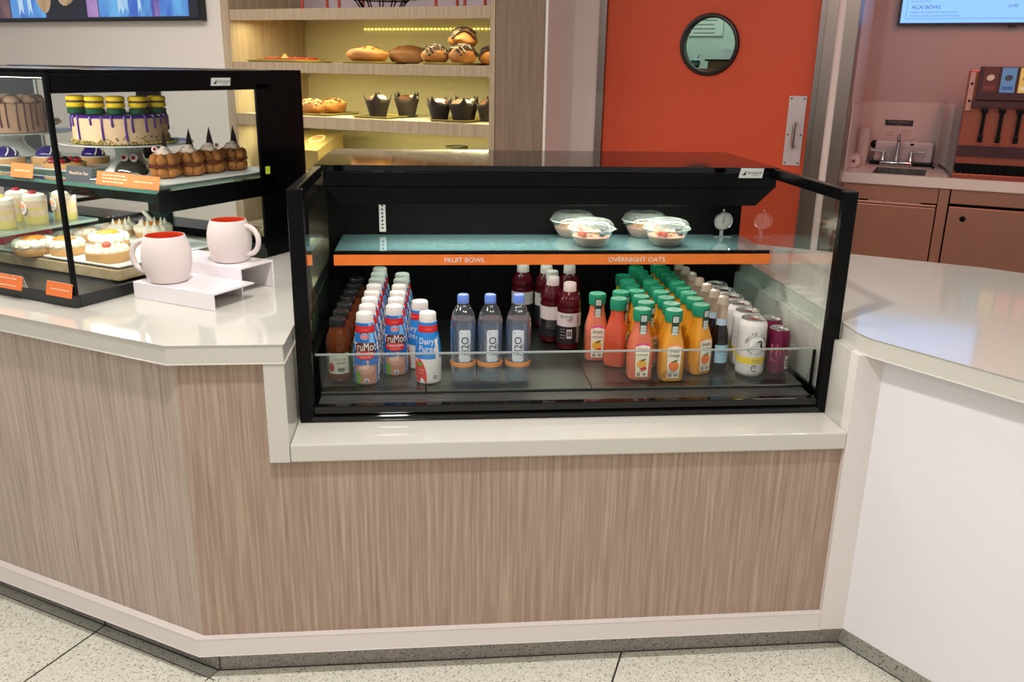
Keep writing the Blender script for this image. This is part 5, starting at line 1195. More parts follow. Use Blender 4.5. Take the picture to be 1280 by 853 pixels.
M1 = at_z(207, 352.5, H+hl); M2 = at_z(298, 324, H+hh_)
q1, q2 = sd(M1), sd(M2)
k1 = 60*mpp(M1)/0.130; k2 = 53*mpp(M2)/0.130
mug('white mug with orange inside on the low step, handle to the left', W(q1.x, max(q1.y, RDf+0.05*k1+0.004), H+hl+0.0012), k1, 2.95)
mug('white mug with orange inside on the high step, handle to the right', W(q2.x, RDf+dl+dh/2, H+hh_+0.0012), k2, -0.32)
# ================================================================== SHELVING ON THE BACK WALL
def RMX(s, d, z): return Matrix.Translation((-s, -d, -z))
su = thing('shelving_unit', 'tall oak shelving unit in the back wall, lit yellow and holding baked goods', 'shelves', W(-1.83, DS+0.4, 0), ROT)
MU = RMX(-1.83, DS+0.4, 0)
DB = DS+0.80
SH_Z = [(1.775, 1.842), (1.452, 1.515), (1.106, 1.181), (0.74, 0.81), (0.36, 0.43)]
m = MB(); m.box(S_L0+0.002, S_L1-0.012, DS-0.004, DB, 0, 2.9, M=MU); m.build('side_panel', SHELF_WOOD, su, smooth=False)
m = MB(); m.box(S_R0+0.012, S_R1-0.002, DS-0.004, DB, 0, 2.9, M=MU); m.build('side_panel', SHELF_WOOD, su, smooth=False)
BACKM = mat('shelf_back', (206, 196, 160), rough=0.5, noise_amt=0.02)
m = MB(); m.box(S_L0, S_R1, DB-0.02, DB, 0, 1.80, M=MU); m.build('back_panel', BACKM, su, smooth=False)
m = MB(); m.box(S_L0, S_R1, DB-0.02, DB, 1.80, 2.9, M=MU); m.build('back_panel', mat('shelf_back_top', (206, 186, 200), rough=0.5), su, smooth=False)
SURF = mat('shelf_surface', (214, 206, 176), rough=0.35)
LEDY = emit_mat('shelf_led', (255, 232, 110), 3.0)
for i, (a, b) in enumerate(SH_Z):
    m = MB(); m.box(S_L1-0.011, S_R0+0.011, DS, DS+0.022, a, b, M=MU); m.box(S_L1-0.011, S_R0+0.011, DS+0.022, DB-0.021, b-0.03, b, 1, M=MU)
    sh = m.build('shelf', [SHELF_WOOD, SURF], su, smooth=False, bevel=0.001)
    if i < 3:
        m = MB(); n = 46; sa = sd(at_d(456, 37, DB-0.03)).x; sz_ = sd(at_d(530, 36.3, DB-0.03)).z
        for k in range(n):
            s = sa+(S_R0-0.02-sa)*k/(n-1); m.box(s-0.006, s+0.006, DB-0.030, DB-0.0205, sz_-0.004, sz_+0.004, M=MU)
        if i == 0: m.build('led_strip', LEDY, su, smooth=False)
# lamps of the shelf strips
def shelf_lamp(z, e):
    area('shelf_strip_lamp', W((S_L1+S_R0)/2, DS+0.12, z), 1.8, e, (1.0, 0.93, 0.50), (0, 0, ROT), sy=0.05)
GOLD = mat('tray_gold', (170, 152, 90), rough=0.35, metal=0.4)
ZS2, ZS3, ZS4 = 1.515+0.0006, 1.181+0.0006, 0.81+0.0006
def sp(px, py, z): return sd(at_z(px, py, z))
def shelf_tray(label, px0, px1, d0, z, depth=0.40, extra=0.0):
    a, b = sd(at_d(px0, 80 if z > 1.4 else 148, d0)).x, sd(at_d(px1, 80 if z > 1.4 else 148, d0)).x
    tray('baking_tray', label, 'tray', a, b, d0, d0+depth, z, GOLD, h=0.014, group='trays on the back shelves')
    return (a+b)/2, (b-a)/2, d0+depth/2, z+0.0036
F_ = DS+0.05
T1 = shelf_tray('brown baking tray with a red-topped pastry, at the left end of the top lit shelf', 306, 372, F_, ZS2)
T2 = shelf_tray('brown baking tray with two golden loaves, in the middle of the top lit shelf', 424, 470, F_, ZS2)
T3 = shelf_tray('brown baking tray with chocolate-drizzled buns, at the right end of the top lit shelf', 524, 576, F_, ZS2)
T4 = shelf_tray('brown baking tray with nut-topped pastries, behind the display case corner', 366, 408, F_, ZS3)
T5 = shelf_tray('brown baking tray with two dark-wrapped muffins', 438, 485, F_, ZS3)
T6 = shelf_tray('brown baking tray with a cluster of dark-wrapped muffins at the right', 534, 584, F_, ZS3)
BUN = mat('bun_gold', (164, 104, 48), rough=0.6, noise_amt=0.25, noise_scale=18, bump=0.3); BUND = mat('bun_dark', (104, 62, 34), rough=0.6, noise_amt=0.25, noise_scale=18)
# red-topped flat pastry
t = thing('fruit_pastry', 'flat pastry with red fruit topping on the leftmost tray of the top lit shelf', 'pastry', W(T1[0]+0.01, T1[2], T1[3]), ROT)
m = MB(); m.prism(rrect(T1[1]*1.6, 0.30, 0.03), 0, 0.018); m.build('base', CRUST, t, smooth=False, bevel=0.005)
m = MB(); rr = random.Random(4)
for k in range(70): m.blob((rr.uniform(-1, 1)*T1[1]*0.7, rr.uniform(-1, 1)*0.125, 0.022), 0.014, (1, 1, 0.6), 0.2, 2, k, 8, 5)
tag(m.build('red_topping', mat('topping_red', (150, 40, 30), rough=0.4, noise_amt=0.4, noise_scale=40), t), None, None, kind='stuff')
m = MB(); m.lathe([(0.034, 0), (0, 0.034)], 5, c=(0.02, -0.09, 0.022)); m.build('pastry_corner', BUN, t)
def bun(label, s, d, z, r, sz, mt, seed, cat='bread', name='bread_loaf', group=None, drizzle=False):
    t = thing(name, label, cat, W(s, d, z), ROT+0.3*seed, group)
    m = MB(); m.blob((0, 0, r*sz[2]*0.86), r, sz, 0.07, 1.8, seed, 26, 14, zmin=-r*sz[2]*0.86); m.build('loaf', mt, t)
    if drizzle:
        m = MB()
        for k in range(7):
            x = (-0.75+0.25*k)*r*sz[0]; pts = []
            for j in range(9):
                y = (-0.85+1.7*j/8)*r*sz[1]; q = max(0.0, 1-(x/(r*sz[0]))**2-(y/(r*sz[1]))**2); pts.append((x+0.006*math.sin(j*2+k), y, r*sz[2]*(0.86+1.02*math.sqrt(q))+0.004))
            m.tube(pts, 0.0075, 6)
        m.build('chocolate_drizzle', CHOC, t)
    else:
        m = MB()
        for k in range(3):
            x = (-0.4+0.4*k)*r*sz[0]; pts = []
            for j in range(7):
                y = (-0.6+1.2*j/6)*r*sz[1]; q = max(0.0, 1-(x/(r*sz[0]))**2-(y/(r*sz[1]))**2); pts.append((x+0.15*y, y, r*sz[2]*(0.86+1.0*math.sqrt(q))))
            m.tube(pts, 0.003, 6)
        m.build('score', BUND, t)
    return t
z2 = T2[3]
bun('golden loaf in front on the middle tray of the top lit shelf', T2[0]+0.00, T2[2]-0.085, z2, 0.105, (1.3, 0.9, 0.52), BUN, 1, group='loaves')
bun('darker loaf behind the golden one on the middle tray of the top lit shelf', T2[0]+0.17, T2[2]+0.12, z2, 0.105, (1.25, 0.9, 0.58), BUND, 2, group='loaves')
z3 = T3[3]
for i, (ds, dd, dz, r, l) in enumerate(((-0.085, -0.11, 0, 0.078, 'chocolate-drizzled bun at the front left of the right-hand tray'), (0.095, -0.09, 0, 0.080, 'chocolate-drizzled bun at the front right of the right-hand tray'), (0.0, 0.085, 0, 0.078, 'chocolate-drizzled bun at the back of the right-hand tray, under the top one'), (0.20, 0.09, 0, 0.076, 'chocolate-drizzled bun at the far right, beside the shelf upright'), (0.045, 0.012, 0.090, 0.088, 'chocolate-drizzled bun on top of the pile on the top lit shelf'))):
    bun(l, T3[0]+ds, T3[2]+dd, z3+dz, r, (1.1, 1, 0.74), BUN, i+3, 'bun', 'drizzled_bun', 'drizzled buns', True)
z4 = T4[3]
for i, (ds, dd, l) in enumerate(((-0.05, -0.11, 'nut-topped pastry in front on the tray behind the display case corner'), (-0.02, 0.09, 'nut-topped pastry behind on the tray by the display case corner'))):
    t = thing('nut_pastry', l, 'pastry', W(T4[0]+ds, T4[2]+dd, z4), ROT, 'nut-topped pastries')
    m = MB(); m.blob((0, 0, 0.045), 0.085, (1.15, 0.9, 0.62), 0.08, 2, i, 22, 12, zmin=-0.045); m.build('pastry', BUN, t)
    m = MB(); rr = random.Random(i)
    for k in range(60):
        a = rr.uniform(0, 2*PI); q = math.sqrt(rr.random())*0.9; m.blob((0.095*q*math.cos(a), 0.075*q*math.sin(a), 0.047+0.052*math.sqrt(max(0, 1-q*q))), 0.011, (1, 0.7, 0.6), 0.2, 2, k, 7, 5, mi=k % 2)
    tag(m.build('nuts', [mat('nut_pale', (222, 188, 120), rough=0.6), mat('nut_brown', (130, 80, 40), rough=0.6)], t), None, None, kind='stuff')
WRAP = mat('muffin_wrapper', (34, 22, 16), rough=0.75)
def muffin(label, s, d, z, rot, k=1.0):
    t = thing('muffin', label, 'muffin', W(s, d, z), rot, 'muffins in dark paper')
    n = 32; vs = []; fs = []; lv = 7
    for i in range(lv):
        u = i/(lv-1)
        for j in range(n):
            a = 2*PI*j/n; pk = max(0, math.cos(4*a))**3; r = (0.042+0.022*u**1.2+0.012*pk*u**3)*k; z_ = (0.085*u+0.040*pk*u**4)*k; vs.append((r*math.cos(a), r*math.sin(a), z_))
    for i in range(lv-1):
        for j in range(n): fs.append((i*n+j, i*n+(j+1) % n, (i+1)*n+(j+1) % n, (i+1)*n+j))
    fs.append(tuple(range(n-1, -1, -1)))
    m = MB(); m.add(vs, fs); o = m.build('paper_wrapper', WRAP, t); so = o.modifiers.new('sol', 'SOLIDIFY'); so.thickness = 0.0012
    m = MB(); m.blob((0, 0, 0.078*k), 0.052*k, (1, 1, 0.62), 0.08, 2.4, s, 20, 10); m.build('crumb_top', mat('muffin_brown', (96, 58, 38), rough=0.7, noise_amt=0.3, noise_scale=40), t)
    m = MB(); m.blob((0.018*k, -0.030*k, 0.094*k), 0.022*k, (1.3, 0.8, 0.7), 0.15, 3, d, 12, 8); m.build('cream_chunk', CREAM, t)
    return t
muffin('dark-wrapped muffin with a cream topping, left one of the pair', T5[0]-0.005, T5[2]-0.09, T5[3], ROT+0.5, 1.28); muffin('dark-wrapped muffin, right one of the pair, turned away', T5[0]+0.105, T5[2]+0.085, T5[3], ROT+1.2, 1.28)
for i, (ds, dd, l) in enumerate(((-0.10, -0.12, 'leftmost muffin in the cluster on the right-hand tray'), (0.06, -0.13, 'front muffin with pale topping in the cluster on the right-hand tray'), (0.00, 0.05, 'muffin behind the leftmost one in the cluster'), (0.17, 0.02, 'muffin behind the front one in the cluster'), (0.235, 0.15, 'rearmost muffin of the cluster, beside the shelf upright'))):
    muffin(l, T6[0]+ds, T6[2]+dd, T6[3], ROT+0.7*i, 1.2)
# kraft box on the lowest lit shelf
kb = sd(at_z(400, 200, 0.95)); t = thing('kraft_box', 'brown paper box with a round sticker on the lowest lit shelf', 'box', W(-2.45, DS+0.25, ZS4), ROT)
KR = mat('kraft', (124, 104, 60), rough=0.75)
m = MB(); m.prism([(-0.14, 0), (0.14, 0), (0.14, 0.25), (-0.14, 0.14)], -0.25, 0.25, axis='x'); m.build('carton', KR, t, smooth=False, bevel=0.004)
m = MB(); tl = Matrix.Translation((0.0, 0.0, 0.1955)) @ Matrix.Rotation(math.atan2(0.11, 0.28), 4, 'X'); Pk = lambda x, y: tl @ Vector((x, y, 0.0012)); m.patch(ell(0.062, 0.062, 26, 0.12, 0.02), Pk, 0); Pk2 = lambda x, y: tl @ Vector((x, y, 0.002)); m.patch(ell(0.044, 0.044, 24, 0.12, 0.02), Pk2, 1); m.build('round_sticker', [mat('sticker_cream', (216, 200, 150), rough=0.6), mat('sticker_tan', (176, 136, 84), rough=0.6)], t)
b0_ = sd(at_d(571, 186, DS+0.3)); t = thing('small_bowl', 'small dark-rimmed bowl on the lowest lit shelf, just above the cooler roof', 'bowl', W(b0_.x, DS+0.30, ZS4), ROT)
hb = b0_.z+0.012-ZS4
m = MB(); m.lathe([(0, 0), (0.05, 0), (0.06, 0.01), (0.062, hb*0.8), (0.070, hb), (0.064, hb), (0.056, hb*0.8), (0, hb*0.75)], 32); m.build('body', mat('bowl_olive', (120, 116, 70), rough=0.4), t)
m = MB(); m.tube([(0.069*math.cos(a), 0.069*math.sin(a), hb) for a in [2*PI*k/32 for k in range(32)]], 0.006, 8, closed=True); m.build('rim', mat('rim_dark', (52, 46, 34), rough=0.4), t)
# racks standing on the top shelf (only their feet are in the picture)
RWIRE = mat('red_wire', (176, 62, 40), rough=0.35); zt0 = SH_Z[0][1]+0.0006
def rack(label, pxs, col, dd):
    ss = [sd(at_d(px, 6, dd)).x for px in pxs]; c = sum(ss)/len(ss)
    t = thing('wire_rack', label, 'rack', W(c, dd+0.13, zt0), ROT, 'red wire racks')
    for s in ss:
        for y in (-0.13, 0.13):
            m = MB(); m.tube([(s-c, y, 0.0), (s-c, y, 0.26)], 0.010, 10); m.lathe([(0.0, 0), (0.016, 0), (0.016, 0.006), (0.010, 0.010)], 12, c=(s-c, y, 0)); m.build('leg', col, t)
    m = MB(); hw = max(ss)-c
    for y in (-0.13, -0.043, 0.043, 0.13): m.tube([(-hw, y, 0.245), (hw, y, 0.245)], 0.006, 8)
    m.build('top_grid', col, t)
rack('red wire rack standing at the left on the topmost shelf', (378, 424), RWIRE, DS+0.10); rack('red wire rack standing at the right on the topmost shelf', (545, 581), RWIRE, DS+0.10)
pb = sd(at_d(470, 6, DS+0.2)); t = thing('wire_basket', 'black wire basket standing between the red racks on the topmost shelf', 'basket', W(pb.x, DS+0.26, zt0), ROT)
m = MB()
for k in range(12):
    a = 2*PI*k/12; m.tube([(0.13*math.cos(a), 0.13*math.sin(a), 0.005), (0.155*math.cos(a), 0.155*math.sin(a), 0.045), (0.20*math.cos(a), 0.20*math.sin(a), 0.085), (0.215*math.cos(a), 0.215*math.sin(a), 0.15)], 0.0045, 6)
m.build('ribs', BLACK, t)
for r, z in ((0.13, 0.005), (0.178, 0.064), (0.215, 0.15)):
    m = MB(); m.tube([(r*math.cos(a), r*math.sin(a), z) for a in [2*PI*k/36 for k in range(36)]], 0.0055, 6, closed=True); m.build('ring', BLACK, t)
m = MB(); m.box(-0.19, 0.19, -0.12, 0.12, 0.062, 0.075); m.build('base_plate', BLACK, t, smooth=False)

# ================================================================== SCREENS
tv = sd(at_d(255, 26, DS-0.03)); TW = 2.3
t = thing('wall_screen', 'wall-mounted picture screen above the pastry display case, its lower edge in view', 'screen', W(tv.x-TW/2, DS-0.0205, tv.z), ROT)
m = MB(); m.box(-TW/2, TW/2, -0.035, 0.02, 0, 1.3); m.build('bezel', BLACK_GLOSS, t, smooth=False, bevel=0.003)
m = MB(); Y_ = -0.0356; PV = lambda x, y: Vector((x, Y_, y)); PV2 = lambda x, y: Vector((x, Y_-0.0008, y)); PV3 = lambda x, y: Vector((x, Y_-0.0016, y))
m.add([PV(-TW/2+0.02, 0.02), PV(TW/2-0.02, 0.02), PV(TW/2-0.02, 1.28), PV(-TW/2+0.02, 1.28)], [(0, 1, 2, 3)], 0)
def tvx(px): return sd(at_d(px, 12, DS-0.056)).x-(tv.x-TW/2)
def quad(x0, x1, z0, z1, mi, P=PV2): m.patch(rdense(x1-x0, z1-z0, (x0+x1)/2, (z0+z1)/2, 4), P, mi, rings=2)
quad(tvx(14), tvx(57), 0.03, 1.2, 1); quad(tvx(109), tvx(123), 0.03, 1.2, 2); quad(tvx(124), tvx(236), 0.03, 1.2, 1)
quad(tvx(0)-0.3, tvx(13), 0.03, 1.2, 3)
m.patch(ell(0.105, 0.26, 26, tvx(54), 0.32, 0.12), PV3, 4); m.patch(ell(0.135, 0.26, 26, tvx(92), 0.35, -0.45), PV3, 4)
quad(tvx(214), tvx(233), 0.20, 1.0, 5, PV3); quad(tvx(190), tvx(200), 0.03, 0.9, 2, PV3)
for px, w_ in ((27, 3), (38, 2.5), (151, 3), (157, 4), (175, 2)): m.patch([(tvx(px-w_), 0.04), (tvx(px), 0.09), (tvx(px+w_), 0.05), (tvx(px+w_*0.5), 0.6), (tvx(px-w_*0.6), 0.7)], PV3, 6)
def screen_noise(name, c1, c2, s, sc):
    mm = emit_mat(name, c1, s); nt = mm.node_tree; b = nt.nodes['Principled BSDF']; tc = nt.nodes.new('ShaderNodeTexCoord'); n = nt.nodes.new('ShaderNodeTexNoise'); n.inputs['Scale'].default_value = sc; n.inputs['Detail'].default_value = 5
    mp = nt.nodes.new('ShaderNodeMapping'); mp.inputs['Scale'].default_value = (1, 1, 0.35); nt.links.new(tc.outputs['Object'], mp.inputs[0]); nt.links.new(mp.outputs[0], n.inputs[0])
    r = nt.nodes.new('ShaderNodeValToRGB'); r.color_ramp.elements[0].position = 0.36; r.color_ramp.elements[1].position = 0.64; r.color_ramp.elements[0].color = rgb(*c1); r.color_ramp.elements[1].color = rgb(*c2)
    nt.links.new(n.outputs[0], r.inputs[0]); nt.links.new(r.outputs[0], b.inputs['Emission Color']); return mm
m.build('picture', [screen_noise('tv_navy', (16, 18, 34), (24, 26, 48), 0.9, 4), screen_noise('tv_blue', (62, 104, 196), (104, 176, 232), 0.95, 9), screen_noise('tv_violet', (60, 70, 160), (176, 140, 200), 0.9, 9), screen_noise('tv_mauve', (70, 46, 66), (150, 110, 110), 0.8, 6), screen_noise('tv_gold', (150, 104, 60), (214, 190, 150), 0.85, 12), screen_noise('tv_rust', (60, 30, 40), (150, 70, 60), 0.8, 10), screen_noise('tv_pale', (150, 200, 240), (214, 232, 250), 0.9, 10)], t, smooth=False)['label'] = 'lit collage of blue and gold pictures'

mn = sd(at_d(1121, 31.5, DBW-0.05)); MS_, MSH = 0.725, 0.44
t = thing('menu_screen', 'bright blue menu screen high on the wall above the drinks dispenser', 'screen', W(mn.x+MS_/2, DBW-0.0265, mn.z), ROT)
m = MB(); m.box(-MS_/2, MS_/2, -0.03, 0.01, 0, MSH); m.box(MS_/2-0.42+0.28, MS_/2-0.42+0.32, -0.02, 0.0, -0.012, 0.0); m.build('bezel', mat('bezel_violet', (46, 28, 52), rough=0.25), t, smooth=False, bevel=0.002)
m = MB(); PV = lambda x, y: Vector((x, -0.0306, y)); PV2 = lambda x, y: Vector((x, -0.0314, y)); x0 = -MS_/2
m.add([PV(x0+0.016, 0.012), PV(-x0-0.016, 0.012), PV(-x0-0.016, MSH-0.012), PV(x0+0.016, MSH-0.012)], [(0, 1, 2, 3)], 0)
fx = x0+0.042; fz = 0.034
for a, b, c, d in ((fx, -fx, fz, fz+0.002), (fx, fx+0.002, fz, MSH-0.04), (-fx-0.002, -fx, fz, MSH-0.04), (fx, -fx, MSH-0.042, MSH-0.04)): m.add([PV2(a, c), PV2(b, c), PV2(b, d), PV2(a, d)], [(0, 1, 2, 3)], 1)
def mtx(s, x, z, h, sh=0.12, mi=2):
    w_ = text2d(s)[2]*h/text2d(s)[3]; m.text(s, PV2, x+w_/2, z, h=h, mi=mi, shear=sh)
mtx('AÇAÍ BOWL', fx+0.026, 0.0985, 0.030); mtx('topped with strawberries, organic granola,', fx+0.022, 0.070, 0.0135, mi=1); mtx('bananas, toasted coconut and chia seeds', fx+0.022, 0.051, 0.0130, mi=1)
mtx('10.95', -fx-0.115, 0.100, 0.017); mtx('grapes and walnuts', fx+0.022, 0.131, 0.0125, mi=1); mtx('FRUIT BOWL', fx+0.026, 0.185, 0.022); mtx('8.95', -fx-0.105, 0.185, 0.017)
m.build('display', [emit_mat('menu_blue', (124, 172, 248), 1.5), emit_mat('menu_line', (84, 112, 170), 0.9), emit_mat('menu_ink', (50, 66, 120), 0.7)], t, smooth=False)['label'] = 'pale blue menu with AÇAÍ BOWL lettering'

# ================================================================== SINK COUNTER
SKZ = 0.98; q = sd(at_z(1047, 214, SKZ)); SD0 = sd(at_z(1160, 221.5, SKZ)).y; SS0 = q.x
t = thing('sink_counter', 'stainless steel sink cabinet with a pale worktop by the right-hand wall', 'counter', W(2.2, SD0+0.3, 0), ROT); MQ = RMX(2.2, SD0+0.3, 0)
bw0, bw1 = sd(at_z(1088, 218, SKZ)).x, sd(at_z(1157, 219, SKZ)).x; bd0, bd1 = sd(at_z(1120, 218, SKZ)).y, sd(at_z(1120, 209.5, SKZ)).y
m = MB(); SE = 3.6
bx = DBW-0.01
m.box(SS0, SE, SD0, bd0, SKZ-0.055, SKZ, M=MQ); m.box(max(SS0, PIER_R+0.010), SE, bd1, bx, SKZ-0.03, SKZ, M=MQ); m.box(max(SS0, PIER_R+0.010), bw0, bd0, bd1, SKZ-0.03, SKZ, M=MQ); m.box(bw1, SE, bd0, bd1, SKZ-0.03, SKZ, M=MQ)
m.build('worktop', mat('sink_top', (214, 204, 196), rough=0.3), t, smooth=False)
m = MB(); m.box(bw0, bw1, bd0, bd1, SKZ-0.16, SKZ-0.155, M=MQ); m.box(bw0, bw1, bd1-0.004, bd1, SKZ-0.16, SKZ-0.002, M=MQ); m.box(bw0, bw0+0.004, bd0, bd1, SKZ-0.16, SKZ-0.002, M=MQ); m.box(bw1-0.004, bw1, bd0, bd1, SKZ-0.16, SKZ-0.002, M=MQ); m.box(bw0, bw1, bd0, bd0+0.004, SKZ-0.16, SKZ-0.002, M=MQ)
m.build('basin', steel('basin_steel', (170, 160, 154), 0.25), t, smooth=False)
RSTEEL = steel('cabinet_steel_red_reflection', (196, 140, 120), 0.36)  # stainless steel; the red reflection is put into its base colour
cd0 = SD0+0.035
c1, c2, c3 = sd(at_d(1166, 290, cd0)).x, sd(at_d(1181, 290, cd0)).x, sd(at_d(1075, 290, cd0)).x
zr1 = sd(at_d(1120, 254, cd0)).z
m = MB(); m.box(PIER_R+0.002, SE, cd0+0.012, cd0+0.45, 0.06, SKZ-0.056, M=MQ); m.build('carcass', BLACK_MATT, t, smooth=False)
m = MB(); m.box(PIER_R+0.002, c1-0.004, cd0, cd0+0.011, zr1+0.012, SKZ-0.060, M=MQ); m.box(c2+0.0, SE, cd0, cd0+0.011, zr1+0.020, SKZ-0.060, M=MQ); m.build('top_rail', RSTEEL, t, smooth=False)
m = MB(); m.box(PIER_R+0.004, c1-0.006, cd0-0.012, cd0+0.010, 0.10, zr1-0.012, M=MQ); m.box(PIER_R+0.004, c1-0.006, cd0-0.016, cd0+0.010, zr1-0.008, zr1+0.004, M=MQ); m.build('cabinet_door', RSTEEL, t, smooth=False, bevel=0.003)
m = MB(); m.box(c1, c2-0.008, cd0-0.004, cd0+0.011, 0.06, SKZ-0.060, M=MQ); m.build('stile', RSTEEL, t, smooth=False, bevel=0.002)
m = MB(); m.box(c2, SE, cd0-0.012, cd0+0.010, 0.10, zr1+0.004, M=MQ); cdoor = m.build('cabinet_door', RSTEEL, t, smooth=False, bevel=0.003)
kq = sd(at_d(1203, 274, cd0-0.012)); m = MB(); m.lathe([(0, 0.010), (0.014, 0.008), (0.016, 0)], 18, M=MQ @ Matrix.Translation((kq.x, cd0-0.012, kq.z)) @ Matrix.Rotation(PI/2, 4, 'X')); m.build('black_knob', BLACK, cdoor)

# faucet
fd = bd1+0.075; fc = sd(at_d(1121, 195, fd)); zf0 = SKZ+0.0008
t = thing('faucet', 'chrome two-handle faucet with a short upright spout at the sink', 'faucet', W(fc.x, fd, zf0), ROT)
k = mpp(W(fc.x, fd, zf0))
m = MB(); m.box(-19*k, 19*k, -0.022, 0.022, 0, 0.030); m.build('base', CHROME, t, bevel=0.010, seg=3)
m = MB(); m.lathe([(0.020, 0.030), (0.017, 0.05), (0.013, 0.07), (0.012, 0.11), (0.010, 0.15)], 20); m.tube([(0, 0, 0.14), (0, -0.005, 0.165), (0, -0.03, 0.178), (0, -0.075, 0.172), (0, -0.085, 0.155)], [0.0105, 0.0105, 0.0105, 0.010, 0.010], 12); m.build('spout', CHROME, t)
for sx in (-1, 1):
    m = MB(); m.lathe([(0.020, 0.030), (0.020, 0.036), (0.013, 0.05), (0.015, 0.075), (0.012, 0.085), (0, 0.09)], 18, c=(sx*16*k, 0, 0)); m.tube([(sx*16*k, 0, 0.082), (sx*(16*k+0.03), -0.008, 0.088), (sx*(16*k+0.070), -0.012, 0.090)], [0.008, 0.007, 0.009], 10); m.build('handle', CHROME, t)
# white towel box lying behind the faucet
a, b = sd(at_d(1090, 180, DBW-0.16)), sd(at_d(1168, 180, DBW-0.16)); ztop = sd(at_d(1130, 176, DBW-0.10)).z
t = thing('towel_box', 'white box with a dark underside behind the faucet', 'box', W((a.x+b.x)/2, DBW-0.10, zf0), ROT); hw = (b.x-a.x)/2; hh2 = ztop-zf0
m = MB(); m.box(-hw+0.02, hw, -0.07, 0.06, 0.02, hh2); m.build('body', mat('box_white', (206, 198, 200), rough=0.35), t, smooth=False, bevel=0.012, seg=3)
m = MB(); m.box(-hw, hw+0.006, -0.075, 0.07, 0, 0.02); m.build('foot', BLACK, t, smooth=False, bevel=0.006)
m = MB(); m.prism([(-hw*0.75, 0.035), (hw*0.7, 0.035), (hw*0.82, hh2-0.03), (-hw*0.75, hh2-0.03)], -0.0725, -0.070, axis='y'); m.build('front_flap', mat('flap_white', (190, 182, 186), rough=0.4), t, smooth=False)
m = MB(); m.blob((-hw+0.012, -0.02, hh2*0.82), 0.030, (0.8, 0.8, 0.8), 0.12, 2, 3, 12, 8); m.build('black_knob', BLACK, t)
m = MB(); m.box(hw*0.25, hw*0.36, -0.0735, -0.070, hh2-0.022, hh2-0.010); m.build('catch', BLACK, t, smooth=False)
# roll of paper
rc = sd(at_z(1067, 209, SKZ)); p = at_d(1067, 203, min(rc.y, DBW-0.25)); k = mpp(p); rr_ = 7.5*k
t = thing('paper_roll', 'white paper roll lying at the left end of the sink counter', 'paper roll', W(sd(p).x+0.0, sd(p).y, zf0), ROT)
m = MB(); m.lathe([(rr_*0.35, 0), (rr_, 0), (rr_, 0.16), (rr_*0.35, 0.16), (rr_*0.35, 0)], 28, M=Matrix.Translation((0, -0.02, rr_)) @ Matrix.Rotation(-PI/2, 4, 'X')); m.build('roll', mat('paper', (222, 206, 200), rough=0.8), t)
m = MB(); m.lathe([(rr_*0.18, -0.002), (rr_*0.34, -0.002), (rr_*0.34, 0.155), (rr_*0.18, 0.155), (rr_*0.18, -0.002)], 20, M=Matrix.Translation((0, -0.02, rr_)) @ Matrix.Rotation(-PI/2, 4, 'X')); m.build('core', mat('core', (176, 156, 146), rough=0.8), t)
# clear bag leaning above it
t = thing('paper_cups', 'sleeve of white paper cups standing behind the paper roll', 'cups', W(sd(p).x+0.02, min(sd(p).y+0.24, DBW-0.06), zf0), ROT)
m = MB()
for k_ in range(9): m.lathe([(0.030, 0.016*k_), (0.038, 0.016*k_+0.085), (0.040, 0.016*k_+0.087), (0.038, 0.016*k_+0.089)], 24)
m.build('cup_stack', mat('cup_white', (214, 200, 198), rough=0.5), t)
# notices on the splash panel
def notice(name, label, px0, px1, py0, py1, dd, mats, draw=None):
    a, b = sd(at_d(px0, py0, dd)), sd(at_d(px1, py1, dd)); cx, cz = (a.x+b.x)/2, (a.z+b.z)/2; w_, h_ = b.x-a.x, a.z-b.z
    t = thing(name, label, 'sign', W(cx, dd, b.z), ROT); m = MB(); m.prism(rrect(w_, h_, min(w_, h_)*0.08, 0, h_/2), -0.0012, 0.0, axis='y'); P = lambda x, y: Vector((x, -0.0016, h_/2+y))
    if draw: draw(m, P, w_, h_)
    m.build('sheet', mats, t, smooth=False)
def dr1(m, P, w_, h_): m.text('HAND WASHING', P, 0, h_*0.16, w=w_*0.78, mi=1); m.text('ONLY', P, 0, -h_*0.24, w=w_*0.2, mi=1)
notice('black_notice', 'small black notice with grey lettering above the faucet', 1107, 1141, 149.5, 158, DBW-0.0085, [mat('notice_black', (34, 28, 28), rough=0.4), mat('notice_grey', (150, 130, 128))], dr1)
def dr2(m, P, w_, h_):
    m.text('WASH', P, -w_*0.30, h_*0.10, w=w_*0.22, mi=1); m.text('HANDS', P, -w_*0.30, -h_*0.18, w=w_*0.24, mi=1)
    for k in range(4): m.patch(rdense(w_*0.36*(1-0.12*(k % 2)), h_*0.035, w_*0.22, h_*(0.30-0.17*k), 2), P, 2)
    m.patch(rdense(w_*0.008, h_*0.8, -w_*0.08, 0, 2), P, 2)
notice('white_notice', 'white notice with red words under the black one, above the faucet', 1106, 1142, 160, 174, DBW-0.0085, [mat('notice_white', (212, 194, 190), rough=0.4), mat('notice_red', (150, 50, 50)), mat('notice_line', (140, 118, 116))], dr2)

